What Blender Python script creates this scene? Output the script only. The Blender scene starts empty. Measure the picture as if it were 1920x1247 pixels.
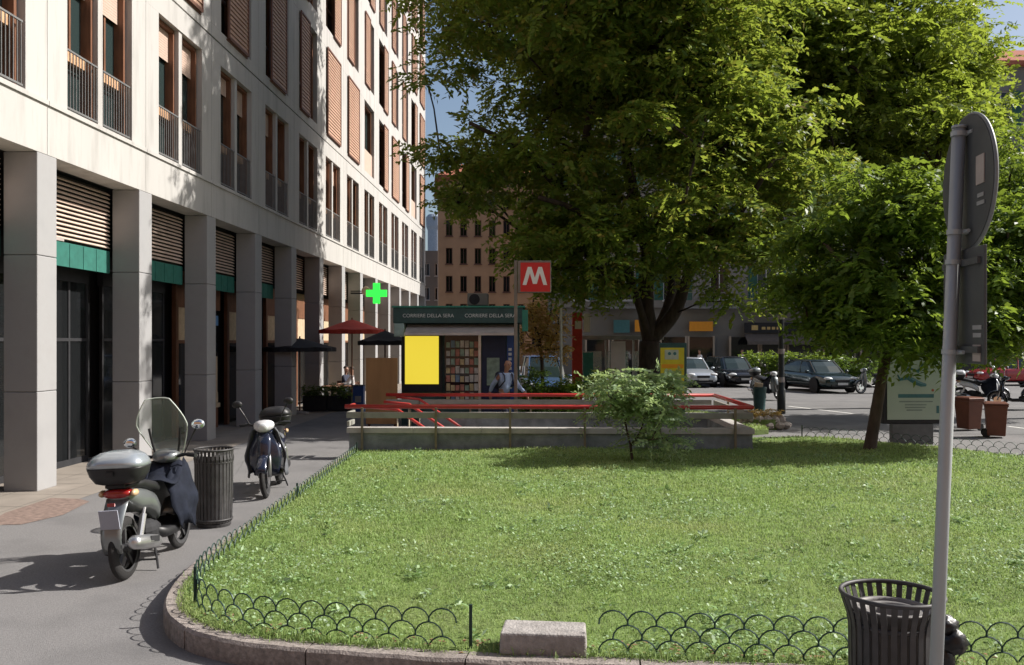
import bpy, math, random
import numpy as np
from mathutils import Vector, Matrix
R = math.radians
random.seed(11)
rng = np.random.default_rng(11)
sc = bpy.context.scene
col = sc.collection

# ------------------------------------------------------------------ camera
F_PX, CAMZ = 1680.0, 2.3
PSI = math.atan(57 / F_PX)
cd = bpy.data.cameras.new("camera")
cam = bpy.data.objects.new("camera", cd)
col.objects.link(cam)
cam.location = (0, 0, CAMZ)
cam.rotation_euler = (R(90), 0, PSI)
cd.sensor_fit = 'HORIZONTAL'
cd.sensor_width = 36
cd.lens = 36 * F_PX / 1920
cd.shift_y = 16.5 / 1920
cd.clip_end = 2000
sc.camera = cam

# ------------------------------------------------------------------ world, sun, exposure
SUNV = Vector((0.595, 0.15, 0.50)).normalized()      # towards the sun
SUN_EL = math.asin(SUNV.z)
SUN_AZ = math.atan2(SUNV.x, SUNV.y)
w = bpy.data.worlds.new("World")
sc.world = w
w.use_nodes = True
nt = w.node_tree
sky = nt.nodes.new('ShaderNodeTexSky')
sky.sky_type = 'NISHITA'
sky.sun_disc = False
sky.sun_elevation = SUN_EL
sky.sun_rotation = SUN_AZ
sky.air_density = 1.0
sky.dust_density = 2.4
sky.ozone_density = 1.0
bg = nt.nodes['Background']
bg.inputs['Strength'].default_value = 0.085
nt.links.new(sky.outputs[0], bg.inputs[0])
sd = bpy.data.lights.new("sun", 'SUN')
sd.energy = 5.0
sd.angle = R(0.53)
sd.color = (1.0, 0.955, 0.885)
sun = bpy.data.objects.new("sun", sd)
col.objects.link(sun)
sun.rotation_euler = (-SUNV).to_track_quat('-Z', 'Y').to_euler()
sun.location = (30, 10, 40)
sc.view_settings.view_transform = 'Standard'
sc.view_settings.look = 'None'
sc.view_settings.exposure = 0.55
sc.view_settings.gamma = 1
sc.view_settings.use_curve_mapping = False
sc.cycles.max_bounces = 6
sc.cycles.transparent_max_bounces = 8
sc.cycles.caustics_reflective = False
sc.cycles.caustics_refractive = False

# ------------------------------------------------------------------ helpers
def cw(cx, cz):
    """camera-frame right / depth in metres -> world x, y"""
    c, s = math.cos(PSI), math.sin(PSI)
    return (cx * c - cz * s, cx * s + cz * c)

def G(px, py, z=0.0):
    """ground point seen at a photograph pixel"""
    cz = F_PX * (CAMZ - z) / (py - 640.0)
    return cw((px - 960.0) / F_PX * cz, cz)

def D(px, cz):
    return cw((px - 960.0) / F_PX * cz, cz)

def ZZ(py, cz):
    return CAMZ - (py - 640.0) / F_PX * cz

def newmat(name):
    m = bpy.data.materials.new(name)
    m.use_nodes = True
    return m, m.node_tree, m.node_tree.nodes['Principled BSDF']

def M(name, c, rough=.7, metal=0., var=.14, scale=6., bump=0., bscale=60., spec=.4, stretch=(1, 1, 1), coat=0., dirt=None, dscale=1.2, damt=.5):
    m, t, p = newmat(name)
    N, L = t.nodes, t.links
    tc = N.new('ShaderNodeTexCoord')
    mp = N.new('ShaderNodeMapping')
    mp.inputs['Scale'].default_value = stretch
    L.new(tc.outputs['Object'], mp.inputs[0])
    nz = N.new('ShaderNodeTexNoise')
    nz.inputs['Scale'].default_value = scale
    nz.inputs['Detail'].default_value = 6
    L.new(mp.outputs[0], nz.inputs['Vector'])
    rp = N.new('ShaderNodeValToRGB')
    rp.color_ramp.elements[0].position = .3
    rp.color_ramp.elements[1].position = .7
    rp.color_ramp.elements[0].color = tuple(min(1, x * (1 - var)) for x in c) + (1,)
    rp.color_ramp.elements[1].color = tuple(min(1, x * (1 + var)) for x in c) + (1,)
    L.new(nz.outputs['Fac'], rp.inputs[0])
    out = rp.outputs[0]
    if dirt:
        n3 = N.new('ShaderNodeTexNoise')
        n3.inputs['Scale'].default_value = dscale
        n3.inputs['Detail'].default_value = 8
        n3.inputs['Roughness'].default_value = .65
        L.new(mp.outputs[0], n3.inputs['Vector'])
        r3 = N.new('ShaderNodeValToRGB')
        r3.color_ramp.elements[0].position = .48
        r3.color_ramp.elements[1].position = .75
        r3.color_ramp.elements[0].color = (0, 0, 0, 1)
        r3.color_ramp.elements[1].color = (damt, damt, damt, 1)
        L.new(n3.outputs['Fac'], r3.inputs[0])
        mx = N.new('ShaderNodeMixRGB')
        mx.inputs[2].default_value = tuple(dirt) + (1,)
        L.new(r3.outputs[0], mx.inputs[0])
        L.new(out, mx.inputs[1])
        out = mx.outputs[0]
    L.new(out, p.inputs['Base Color'])
    p.inputs['Roughness'].default_value = rough
    p.inputs['Metallic'].default_value = metal
    p.inputs['Specular IOR Level'].default_value = spec
    p.inputs['Coat Weight'].default_value = coat
    p.inputs['Coat Roughness'].default_value = .08
    if bump:
        n2 = N.new('ShaderNodeTexNoise')
        n2.inputs['Scale'].default_value = bscale
        n2.inputs['Detail'].default_value = 4
        L.new(mp.outputs[0], n2.inputs['Vector'])
        b = N.new('ShaderNodeBump')
        b.inputs['Strength'].default_value = bump
        b.inputs['Distance'].default_value = .02
        L.new(n2.outputs['Fac'], b.inputs['Height'])
        L.new(b.outputs[0], p.inputs['Normal'])
    return m

def leafmat(name, cols, trans=.45, tcol=(.25, .34, .03), rough=.45, spec=.4, patch=None):
    m, t, p = newmat(name)
    N, L = t.nodes, t.links
    g = N.new('ShaderNodeNewGeometry')
    rp = N.new('ShaderNodeValToRGB')
    e = rp.color_ramp.elements
    e[0].color = tuple(cols[0]) + (1,)
    e[1].color = tuple(cols[-1]) + (1,)
    for i, c in enumerate(cols[1:-1]):
        x = e.new((i + 1) / (len(cols) - 1))
        x.color = tuple(c) + (1,)
    L.new(g.outputs['Random Per Island'], rp.inputs[0])
    cout = rp.outputs[0]
    if patch:
        tc = N.new('ShaderNodeTexCoord')
        for sc_, am, c_ in ((.55, .65, patch), (1.7, .45, (.11, .19, .05))):
            nz = N.new('ShaderNodeTexNoise')
            nz.inputs['Scale'].default_value = sc_
            nz.inputs['Detail'].default_value = 5
            L.new(tc.outputs['Object'], nz.inputs['Vector'])
            r2 = N.new('ShaderNodeValToRGB')
            r2.color_ramp.elements[0].position = .48
            r2.color_ramp.elements[1].position = .70
            r2.color_ramp.elements[1].color = (am, am, am, 1)
            L.new(nz.outputs['Fac'], r2.inputs[0])
            m2 = N.new('ShaderNodeMixRGB')
            m2.inputs[2].default_value = tuple(c_) + (1,)
            L.new(r2.outputs[0], m2.inputs[0])
            L.new(cout, m2.inputs[1])
            cout = m2.outputs[0]
    L.new(cout, p.inputs['Base Color'])
    p.inputs['Roughness'].default_value = rough
    p.inputs['Specular IOR Level'].default_value = spec
    tr = N.new('ShaderNodeBsdfTranslucent')
    mx = N.new('ShaderNodeMixRGB')
    mx.blend_type = 'MIX'
    mx.inputs[0].default_value = .55
    mx.inputs[2].default_value = tuple(tcol) + (1,)
    L.new(cout, mx.inputs[1])
    L.new(mx.outputs[0], tr.inputs[0])
    ms = N.new('ShaderNodeMixShader')
    ms.inputs[0].default_value = trans
    L.new(p.outputs[0], ms.inputs[1])
    L.new(tr.outputs[0], ms.inputs[2])
    L.new(ms.outputs[0], t.nodes['Material Output'].inputs[0])
    return m

def glassmat(name, c, rough=.05, spec=.5, alpha=None):
    m, t, p = newmat(name)
    p.inputs['Base Color'].default_value = tuple(c) + (1,)
    p.inputs['Roughness'].default_value = rough
    p.inputs['Specular IOR Level'].default_value = spec
    p.inputs['IOR'].default_value = 1.5
    if alpha is not None:
        p.inputs['Alpha'].default_value = alpha
    else:
        N, L = t.nodes, t.links
        tc = N.new('ShaderNodeTexCoord')
        nz = N.new('ShaderNodeTexNoise')
        nz.inputs['Scale'].default_value = 1.3
        L.new(tc.outputs['Object'], nz.inputs['Vector'])
        b = N.new('ShaderNodeBump')
        b.inputs['Strength'].default_value = .04
        b.inputs['Distance'].default_value = .05
        L.new(nz.outputs['Fac'], b.inputs['Height'])
        L.new(b.outputs[0], p.inputs['Normal'])
    return m

def emat(name, c, s):
    m, t, p = newmat(name)
    p.inputs['Base Color'].default_value = tuple(x * .5 for x in c) + (1,)
    p.inputs['Emission Color'].default_value = tuple(c) + (1,)
    p.inputs['Emission Strength'].default_value = s
    return m

class MB:
    def __init__(self):
        self.v, self.f, self.mi, self.cur = [], [], [], 0
    def add(self, vs, fs):
        o = len(self.v)
        self.v += [tuple(p) for p in vs]
        for f in fs:
            self.f.append(tuple(i + o for i in f))
            self.mi.append(self.cur)
        return self
    def box(self, x0, x1, y0, y1, z0, z1):
        vs = [(x0, y0, z0), (x1, y0, z0), (x1, y1, z0), (x0, y1, z0), (x0, y0, z1), (x1, y0, z1), (x1, y1, z1), (x0, y1, z1)]
        return self.add(vs, [(3, 2, 1, 0), (4, 5, 6, 7), (0, 1, 5, 4), (1, 2, 6, 5), (2, 3, 7, 6), (3, 0, 4, 7)])
    def obox(self, c, s, rot=(0, 0, 0)):
        from mathutils import Euler
        E = Euler(rot).to_matrix()
        c = Vector(c)
        vs = []
        for dz in (-.5, .5):
            for dx, dy in ((-.5, -.5), (.5, -.5), (.5, .5), (-.5, .5)):
                vs.append(c + E @ Vector((dx * s[0], dy * s[1], dz * s[2])))
        return self.add(vs, [(3, 2, 1, 0), (4, 5, 6, 7), (0, 1, 5, 4), (1, 2, 6, 5), (2, 3, 7, 6), (3, 0, 4, 7)])
    def tube(self, pts, r, n=8, cap=True, closed=False):
        pts = [Vector(p) for p in pts]
        k = len(pts)
        rs = r if isinstance(r, (list, tuple)) else [r] * k
        rings = []
        up = None
        for i in range(k):
            if closed:
                d = pts[(i + 1) % k] - pts[i - 1]
            else:
                d = pts[min(i + 1, k - 1)] - pts[max(i - 1, 0)]
            if d.length < 1e-9:
                d = Vector((0, 0, 1))
            d.normalize()
            if up is None:
                up = Vector((0, 0, 1)) if abs(d.z) < .9 else Vector((1, 0, 0))
            a = d.cross(up)
            if a.length < 1e-5:
                a = d.cross(Vector((0, 1, 0)))
            a.normalize()
            b = a.cross(d).normalized()
            up = b
            rings.append([pts[i] + (a * math.cos(t) + b * math.sin(t)) * rs[i] for t in (2 * math.pi * j / n for j in range(n))])
        return self.loft(rings, cap=cap and not closed, closed=closed)
    def loft(self, rings, cap=True, closed=False):
        n = len(rings[0])
        vs = [p for r in rings for p in r]
        fs = []
        kk = len(rings)
        for i in range(kk if closed else kk - 1):
            i2 = (i + 1) % kk
            for j in range(n):
                fs.append((i * n + j, i * n + (j + 1) % n, i2 * n + (j + 1) % n, i2 * n + j))
        if cap:
            fs.append(tuple(range(n))[::-1])
            fs.append(tuple(range((kk - 1) * n, kk * n)))
        return self.add(vs, fs)
    def lathe(self, prof, n=16, c=(0, 0, 0), axis='z', cap=True):
        rings = []
        for r, h in prof:
            ring = []
            for j in range(n):
                t = 2 * math.pi * j / n
                a, b = r * math.cos(t), r * math.sin(t)
                if axis == 'z':
                    p = (c[0] + a, c[1] + b, c[2] + h)
                elif axis == 'y':
                    p = (c[0] + a, c[1] + h, c[2] + b)
                else:
                    p = (c[0] + h, c[1] + a, c[2] + b)
                ring.append(p)
            rings.append(ring)
        return self.loft(rings, cap=cap)
    def grid(self, rows):
        """open sheet from rows of points"""
        n = len(rows[0])
        fs = []
        for i in range(len(rows) - 1):
            for j in range(n - 1):
                fs.append((i * n + j, i * n + j + 1, (i + 1) * n + j + 1, (i + 1) * n + j))
        return self.add([p for r in rows for p in r], fs)
    def prism(self, poly, fn, d0, d1):
        """poly 2D extruded between d0 and d1; fn(u,v,d)->xyz"""
        n = len(poly)
        vs = [fn(u, v, d0) for u, v in poly] + [fn(u, v, d1) for u, v in poly]
        fs = [tuple(range(n))[::-1], tuple(range(n, 2 * n))]
        for i in range(n):
            j = (i + 1) % n
            fs.append((i, j, n + j, n + i))
        return self.add(vs, fs)
    def ell(self, c, r, n=12, m=8):
        rings = []
        for i in range(m + 1):
            t = math.pi * (i / m) * .98 + .01 * math.pi
            rings.append([(c[0] + r[0] * math.sin(t) * math.cos(2 * math.pi * j / n), c[1] + r[1] * math.sin(t) * math.sin(2 * math.pi * j / n), c[2] - r[2] * math.cos(t)) for j in range(n)])
        return self.loft(rings)
    def mesh(self, name, mats, smooth=False, off=None):
        me = bpy.data.meshes.new(name)
        v = self.v
        if off is not None:
            v = [(p[0] - off[0], p[1] - off[1], p[2] - off[2]) for p in v]
        me.from_pydata(v, [], self.f)
        for m in (mats if isinstance(mats, (list, tuple)) else [mats]):
            me.materials.append(m)
        if max(self.mi or [0]) > 0:
            me.polygons.foreach_set('material_index', self.mi)
        me.update()
        # outward normals
        import bmesh
        bm = bmesh.new()
        bm.from_mesh(me)
        bmesh.ops.recalc_face_normals(bm, faces=bm.faces)
        bm.to_mesh(me)
        bm.free()
        if smooth:
            me.polygons.foreach_set('use_smooth', [True] * len(me.polygons))
        return me
    def build(self, name, mats, parent=None, smooth=False, world=False, bevel=0., sub=0, loc=None, solid=0.):
        off = None
        if world and parent is not None:
            off = parent.location if parent.parent is None else parent.location + parent.parent.location
        me = self.mesh(name, mats, smooth, off)
        return ob(name, me, parent, loc, bevel, sub, solid)

def ob(name, me, parent=None, loc=None, bevel=0., sub=0, solid=0., rot=None):
    o = bpy.data.objects.new(name, me)
    col.objects.link(o)
    if parent is not None:
        o.parent = parent
    if loc is not None:
        o.location = loc
    if rot is not None:
        o.rotation_euler = rot
    if solid:
        s = o.modifiers.new('solid', 'SOLIDIFY')
        s.thickness = solid
    if bevel:
        b = o.modifiers.new('bevel', 'BEVEL')
        b.width = bevel
        b.segments = 2
        b.limit_method = 'ANGLE'
        b.angle_limit = R(40)
    if sub:
        s = o.modifiers.new('sub', 'SUBSURF')
        s.levels = sub
        s.render_levels = sub
    return o

def tag(o, label=None, cat=None, group=None, kind=None):
    if label: o['label'] = label
    if cat: o['category'] = cat
    if group: o['group'] = group
    if kind: o['kind'] = kind
    return o

def thing(name, label, cat, loc=(0, 0, 0), rz=0., group=None):
    o = bpy.data.objects.new(name, None)
    o.empty_display_size = .2
    col.objects.link(o)
    o.location = loc
    o.rotation_euler = (0, 0, rz)
    return tag(o, label, cat, group)

def fast_mesh(name, verts, faces, k, mats, smooth=False):
    """verts (N,3), faces (M,k) numpy -> mesh"""
    me = bpy.data.meshes.new(name)
    me.vertices.add(len(verts))
    me.vertices.foreach_set('co', np.ascontiguousarray(verts, dtype=np.float32).ravel())
    me.loops.add(faces.size)
    me.loops.foreach_set('vertex_index', np.ascontiguousarray(faces, dtype=np.int32).ravel())
    me.polygons.add(len(faces))
    me.polygons.foreach_set('loop_start', np.arange(0, faces.size, k, dtype=np.int32))
    me.polygons.foreach_set('loop_total', np.full(len(faces), k, dtype=np.int32))
    me.update(calc_edges=True)
    me.validate()
    for m in (mats if isinstance(mats, (list, tuple)) else [mats]):
        me.materials.append(m)
    if smooth:
        me.polygons.foreach_set('use_smooth', [True] * len(me.polygons))
    return me

def text_mesh(body, size, mat, extrude=.004, align='CENTER'):
    c = bpy.data.curves.new('lettering', 'FONT')
    c.body = body
    c.size = size
    c.extrude = extrude
    c.align_x = align
    c.align_y = 'CENTER'
    o = bpy.data.objects.new('lettering_tmp', c)
    col.objects.link(o)
    dg = bpy.context.evaluated_depsgraph_get()
    me = bpy.data.meshes.new_from_object(o.evaluated_get(dg))
    bpy.data.objects.remove(o)
    me.materials.clear()
    me.materials.append(mat)
    return me

def ringx(x, cy, cz, ry, rz, n=14, p=2.4):
    out = []
    for j in range(n):
        t = 2 * math.pi * j / n
        c, s = math.cos(t), math.sin(t)
        out.append((x, cy + ry * math.copysign(abs(c) ** (2 / p), c), cz + rz * math.copysign(abs(s) ** (2 / p), s)))
    return out

def ringz(z, cx, cy, rx, ry, n=14, p=2.4):
    out = []
    for j in range(n):
        t = 2 * math.pi * j / n
        c, s = math.cos(t), math.sin(t)
        out.append((cx + rx * math.copysign(abs(c) ** (2 / p), c), cy + ry * math.copysign(abs(s) ** (2 / p), s), z))
    return out

# ------------------------------------------------------------------ materials
m_asph = M("asphalt", (.19, .184, .184), .9, var=.22, scale=55, bump=.4, bscale=140, dirt=(.09, .088, .09), dscale=.55, damt=.7)
m_road = M("road_asphalt", (.15, .147, .148), .9, var=.13, scale=1.2, bump=.3, bscale=100, dirt=(.21, .205, .2), dscale=.3, damt=.6)
m_slab = M("pavement_stone", (.27, .235, .2), .85, var=.15, scale=3, bump=.2, bscale=60, dirt=(.17, .15, .13), dscale=1.5, damt=.6)
m_patch = M("brick_patch", (.215, .155, .13), .9, var=.3, scale=14, bump=.3)
m_kerb = M("kerb_granite", (.27, .235, .215), .85, var=.32, scale=28, bump=.5, bscale=70, dirt=(.12, .1, .085), dscale=3, damt=.75)
m_white = M("road_paint", (.62, .61, .58), .8, var=.2, scale=6)
m_soil = M("lawn_soil", (.13, .19, .05), .95, var=.35, scale=5, bump=.6, bscale=40, dirt=(.11, .10, .045), dscale=1.4, damt=.5)
m_fac = M("facade_stone", (.46, .445, .425), .75, var=.06, scale=1.3, bump=.12, bscale=50, stretch=(1, 1, .14), dirt=(.23, .22, .205), dscale=2.6, damt=.62)
m_col = M("column_stone", (.325, .322, .325), .75, var=.08, scale=1.6, bump=.1, bscale=50, dirt=(.25, .24, .235), dscale=1.6, damt=.6)
m_dark = M("joint_dark", (.03, .028, .027), .9)
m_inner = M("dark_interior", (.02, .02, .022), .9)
m_wood = M("brown_timber", (.17, .075, .04), .55, var=.25, scale=14, stretch=(1, 1, .2))
m_woodl = M("light_timber", (.55, .33, .19), .55, var=.18, scale=14)
m_shut = M("terracotta_shutter", (.45, .275, .19), .6, var=.12, scale=3)
m_shutd = M("shutter_frame", (.16, .075, .05), .6)
m_louv = M("louvre_slats", (.62, .49, .41), .6, var=.12, scale=3)
m_blind = M("beige_blind", (.50, .37, .30), .8, var=.06)
m_glass = glassmat("window_glass", (.025, .04, .04), .04, .6)
m_glassd = glassmat("shop_glass", (.012, .013, .014), .05, .5)
m_rail = M("grey_railing_iron", (.20, .20, .20), .5, .3)
m_gawn = M("green_awning", (.025, .14, .11), .75, var=.15)
m_cream = M("cream_panel", (.52, .40, .27), .6)
m_blk = M("black_plastic", (.018, .018, .02), .45, var=.2)
m_blkm = M("black_matt", (.022, .022, .025), .8, var=.2)
m_apron = M("apron_cloth", (.012, .015, .026), .85, spec=.2, var=.3, scale=9, bump=.5, bscale=9)
m_tyre = M("tyre_rubber", (.022, .021, .021), .85, var=.2, bump=.2)
m_silver = M("silver_paint", (.215, .23, .236), .32, .5, var=.05, coat=.6)
m_silvl = M("silver_lid", (.38, .42, .46), .25, .4, var=.05, coat=.6)
m_alu = M("aluminium", (.55, .55, .56), .35, .85, var=.1)
m_chrome = M("chrome", (.75, .76, .78), .12, 1., var=.03)
m_red = M("red_lens", (.30, .012, .01), .2, var=.1, coat=.6)
m_amber = M("amber_lens", (.6, .42, .25), .2, var=.05, coat=.5)
m_lens = M("headlamp_lens", (.72, .74, .76), .12, .1, var=.1, coat=1)
m_plate = M("blank_plate", (.34, .35, .42), .5, var=.05)
m_platew = M("blank_plate_white", (.6, .6, .6), .5, var=.05)
m_screen = glassmat("windscreen", (.46, .56, .50), .06, .6, alpha=.36)
m_rim = M("pale_edge", (.62, .68, .62), .35)
m_mirror = M("mirror", (.75, .8, .86), .05, 1., var=.02)
m_fence = M("fence_green_iron", (.022, .05, .042), .5, .2, var=.2)
m_binm = M("bin_iron", (.07, .068, .07), .55, .3, var=.25, scale=12)
m_bini = M("bin_liner", (.2, .19, .185), .6, .2)
m_bag = M("black_bag", (.015, .015, .017), .35, var=.3, bump=.6, bscale=14)
m_galv = M("galvanised_steel", (.40, .43, .44), .5, .3, var=.10, scale=5, stretch=(1, 1, .3))
m_sgnb = M("sign_back_grey", (.075, .08, .082), .6, .1, var=.15)
m_stk = M("pale_sticker", (.42, .36, .33), .7, var=.15)
m_stkw = M("faded_print", (.30, .30, .30), .7)
m_conc = M("concrete", (.30, .29, .285), .85, var=.18, scale=5, bump=.3, bscale=60, dirt=(.16, .155, .15), dscale=2.5, damt=.6)
m_block = M("stone_block", (.32, .30, .285), .85, var=.25, scale=16, bump=.5, bscale=55, dirt=(.2, .175, .165), dscale=3.5, damt=.7)
m_wallm = M("metro_wall_stone", (.215, .24, .25), .8, var=.25, scale=5, bump=.25, bscale=40, dirt=(.10, .11, .11), dscale=2.2, damt=.7)
m_cope = M("coping_stone", (.44, .42, .40), .75, var=.1, scale=5, dirt=(.3, .28, .26), dscale=3, damt=.5)
m_beam = M("grey_beam_paint", (.27, .27, .24), .65, var=.15, scale=4)
m_post = M("brassy_post", (.21, .18, .13), .5, .3, var=.2)
m_rrail = M("red_handrail", (.46, .035, .03), .38, var=.14, scale=4, coat=.3)
m_mred = M("metro_red", (.58, .018, .022), .4, var=.05, coat=.3)
m_mwh = M("metro_white", (.78, .76, .72), .5, var=.04)
m_frame = M("sign_frame_bronze", (.20, .18, .16), .45, .4)
m_kgreen = M("kiosk_green", (.03, .075, .075), .5, var=.2)
m_kgl = M("kiosk_teal", (.035, .22, .16), .5, var=.15)
m_kbox = M("kiosk_pale_lamp", (.30, .42, .40), .4)
m_kawn = M("kiosk_awning_grey", (.52, .48, .45), .6, .1, var=.15, scale=3)
m_yel = emat("yellow_poster_added_glow", (.86, .68, .055), .62)  # glow added to the print so it stays bright in shade, no lamp behind
m_letter = M("white_lettering", (.62, .66, .66), .6)
m_mag = None
m_board = M("brown_board", (.38, .21, .09), .8, var=.15, scale=4, stretch=(1, 1, .2))
m_navy = M("navy_panel", (.015, .025, .07), .5)
m_skin = M("skin", (.36, .20, .14), .55, var=.06)
m_shirt = M("blue_shirt", (.34, .44, .64), .85, var=.15, scale=9, bump=.3, bscale=12)
m_shirtw = M("white_shirt", (.68, .68, .70), .85, var=.1)
m_jean = M("dark_trousers", (.03, .035, .06), .85, var=.2)
m_hair = M("dark_hair", (.03, .02, .015), .7)
m_bark = M("bark", (.045, .034, .027), .95, var=.4, scale=9, bump=1., bscale=16, stretch=(1, 1, .35))
m_bark2 = M("bark_warm", (.07, .052, .043), .95, var=.35, scale=9, bump=1., bscale=18, stretch=(1, 1, .35))
m_stone = M("rock", (.33, .29, .26), .9, var=.3, scale=6, bump=.8, bscale=12)
m_bbrown = M("brown_render", (.55, .31, .175), .9, var=.12, scale=.6)
m_bgrey = M("grey_render", (.19, .18, .165), .9, var=.12, scale=.5)
m_bcream = M("cream_render", (.40, .33, .26), .9, var=.12, scale=.5)
m_bpale = M("pale_render", (.5, .5, .5), .9, var=.1, scale=.5)
m_terra = M("terracotta_roof", (.36, .12, .07), .9, var=.2)
m_gshut = M("green_shutter", (.03, .11, .085), .7, var=.2)
m_orange = M("orange_sign", (.75, .30, .02), .5, var=.06)
m_gold = M("gold_lettering", (.52, .37, .14), .5)
m_awnd = M("dark_awning", (.11, .095, .085), .85, var=.15)
m_redcloth = M("red_canvas", (.50, .055, .035), .8, var=.1)
m_blkcloth = M("black_canvas", (.02, .021, .025), .85)
m_blue = M("blue_plastic", (.015, .07, .28), .45)
m_binbr = M("brown_bin_plastic", (.13, .045, .025), .5, var=.12)
m_green = emat("pharmacy_green_light", (.04, .95, .08), .85)
m_reds = M("totem_red", (.5, .04, .03), .5)
m_yad = M("yellow_advert", (.62, .50, .03), .55, var=.08)
m_pale = M("pale_poster", (.36, .44, .36), .55, var=.05, scale=2)
m_teal = M("teal_ink", (.05, .15, .16), .6)
m_ink = M("grey_ink", (.19, .24, .215), .6)
m_lampp = M("lamp_post_paint", (.03, .034, .034), .45, .2)
m_palep = M("pale_pole_paint", (.45, .47, .43), .5, .2)
lf_big = leafmat("leaves_big_tree", [(.08, .165, .03), (.105, .195, .034), (.155, .215, .04), (.125, .21, .036), (.225, .165, .045)], .5, (.50, .58, .07), .5, .3)
lf_mid = leafmat("leaves_young_tree", [(.05, .11, .02), (.08, .15, .026), (.125, .195, .034), (.095, .165, .026)], .45, (.40, .52, .055), .45, .35)
lf_back = leafmat("leaves_back_tree", [(.09, .16, .022), (.12, .19, .03), (.18, .225, .034), (.16, .215, .032)], .52, (.48, .58, .065), .45, .4)
lf_bush = leafmat("leaves_bush", [(.22, .34, .17), (.29, .41, .22), (.37, .47, .29), (.25, .37, .14)], .42, (.55, .68, .24), .42, .4)
lf_dry = leafmat("leaves_dry", [(.55, .34, .10), (.62, .44, .16), (.46, .36, .10), (.66, .5, .22)], .4, (.6, .4, .1))
lf_hedge = leafmat("leaves_hedge", [(.05, .10, .018), (.075, .14, .025), (.10, .165, .03)], .38, (.26, .38, .04))
g_blade = leafmat("grass_blades", [(.225, .355, .105), (.265, .395, .125), (.305, .42, .15), (.245, .375, .115), (.37, .43, .20)], .38, (.42, .56, .16), .6, .3, patch=(.42, .43, .20))
g_clov = leafmat("clover_leaves", [(.21, .34, .13), (.25, .38, .16), (.31, .43, .23), (.38, .48, .32)], .25, (.25, .40, .12), .5, .3)

# ================================================================== GROUND
gx = [-160, -3.55, 3.85, 220]
gy = [-60, 17.72, 21.35, 500]
b = MB()
for i in range(3):
    for j in range(3):
        if i == 1 and j == 1:
            continue
        b.add([(gx[i], gy[j], 0), (gx[i + 1], gy[j], 0), (gx[i + 1], gy[j + 1], 0), (gx[i], gy[j + 1], 0)], [(0, 1, 2, 3)])
tag(b.build("ground", m_asph), kind='structure')
b = MB()
b.add([(7.2, 22.5, .004), (120, 22.5, .004), (120, 46.5, .004), (-3, 46.5, .004), (-3, 31, .004), (5.5, 29.5, .004)], [(0, 1, 2, 3, 4, 5)])
tag(b.build("road", m_road), kind='structure')
b = MB()
for (p, q, wd) in (((1478, 762), (1600, 776), .07), ((1890, 800), (1990, 812), .07)):
    x0, y0 = G(*p); x1, y1 = G(*q)
    d = Vector((x1 - x0, y1 - y0, 0)).normalized()
    n = Vector((-d.y, d.x, 0)) * wd
    b.add([(x0 + n.x, y0 + n.y, .008), (x0 - n.x, y0 - n.y, .008), (x1 - n.x, y1 - n.y, .008), (x1 + n.x, y1 + n.y, .008)], [(0, 1, 2, 3)])
tag(b.build("road_markings", m_white), kind='structure')
# stone strip along the arcade, brick patch
b = MB()
yy = 7.2
while yy < 59:
    for (xa, xb) in ((-8.78, -8.02), (-8.01, -7.28), (-7.27, -6.75)):
        b.add([(xa, yy, .004), (xb, yy, .004), (xb, yy + .985, .004), (xa, yy + .985, .004)], [(0, 1, 2, 3)])
    yy += 1.0
tag(b.build("pavement", m_slab), kind='structure')
b = MB()
pts = [G(-30, 985), G(40, 984), G(96, 971), G(118, 966), G(168, 941), G(150, 936), G(96, 934), G(60, 946), G(10, 962)]
b.add([(x, y, .005) for x, y in pts], [tuple(range(9))])
tag(b.build("pavement_patch", m_patch), kind='structure')
# cracks and an old trench repair in the asphalt
b = MB()
cr = random.Random(23)
def ribbon(p, q, wd, n, jit, z=.0045):
    p, q = Vector(p), Vector(q)
    d = (q - p); nn = Vector((-d.y, d.x)).normalized()
    L_, R_ = [], []
    off_ = 0.
    for i in range(n + 1):
        off_ += cr.uniform(-jit, jit)
        c = p + d * (i / n) + nn * off_
        w2 = .55 * wd * cr.uniform(.4, 1.2) * (.3 if i in (0, n) else 1)
        L_.append((c.x + nn.x * w2, c.y + nn.y * w2, z)); R_.append((c.x - nn.x * w2, c.y - nn.y * w2, z))
    b.grid([L_, R_])
ribbon(G(330, 930), G(640, 772), .006, 30, .04)
ribbon(G(420, 905), G(470, 850), .005, 12, .03)
tag(b.build("pavement_cracks", M("crack_tar", (.12, .117, .117), .9)), kind='structure')

# ---------------------------------------------------------------- lawn
KERB = [(-3.82, 17.55), (-3.72, 15), (-3.58, 12), (-3.44, 9.2), (-3.36, 8.3), (-3.22, 7.55), (-3.02, 7.02), (-2.72, 6.62), (-2.36, 6.37), (-1.95, 6.23), (-1.47, 6.13), (-.9, 6.04), (-.3, 5.97), (1.2, 5.86), (3.0, 5.74), (6, 5.55), (13, 5.1)]
def offs(path, d):
    out = []
    for i in range(len(path)):
        a = Vector(path[max(i - 1, 0)]); c = Vector(path[min(i + 1, len(path) - 1)])
        t = (c - a).normalized()
        out.append((path[i][0] - t.y * d, path[i][1] + t.x * d))
    return out
def dens(path, step):
    out = []
    for (x0, y0), (x1, y1) in zip(path[:-1], path[1:]):
        n = max(1, int(math.hypot(x1 - x0, y1 - y0) / step))
        for k in range(n):
            out.append((x0 + (x1 - x0) * k / n, y0 + (y1 - y0) * k / n))
    return out + [path[-1]]
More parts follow.
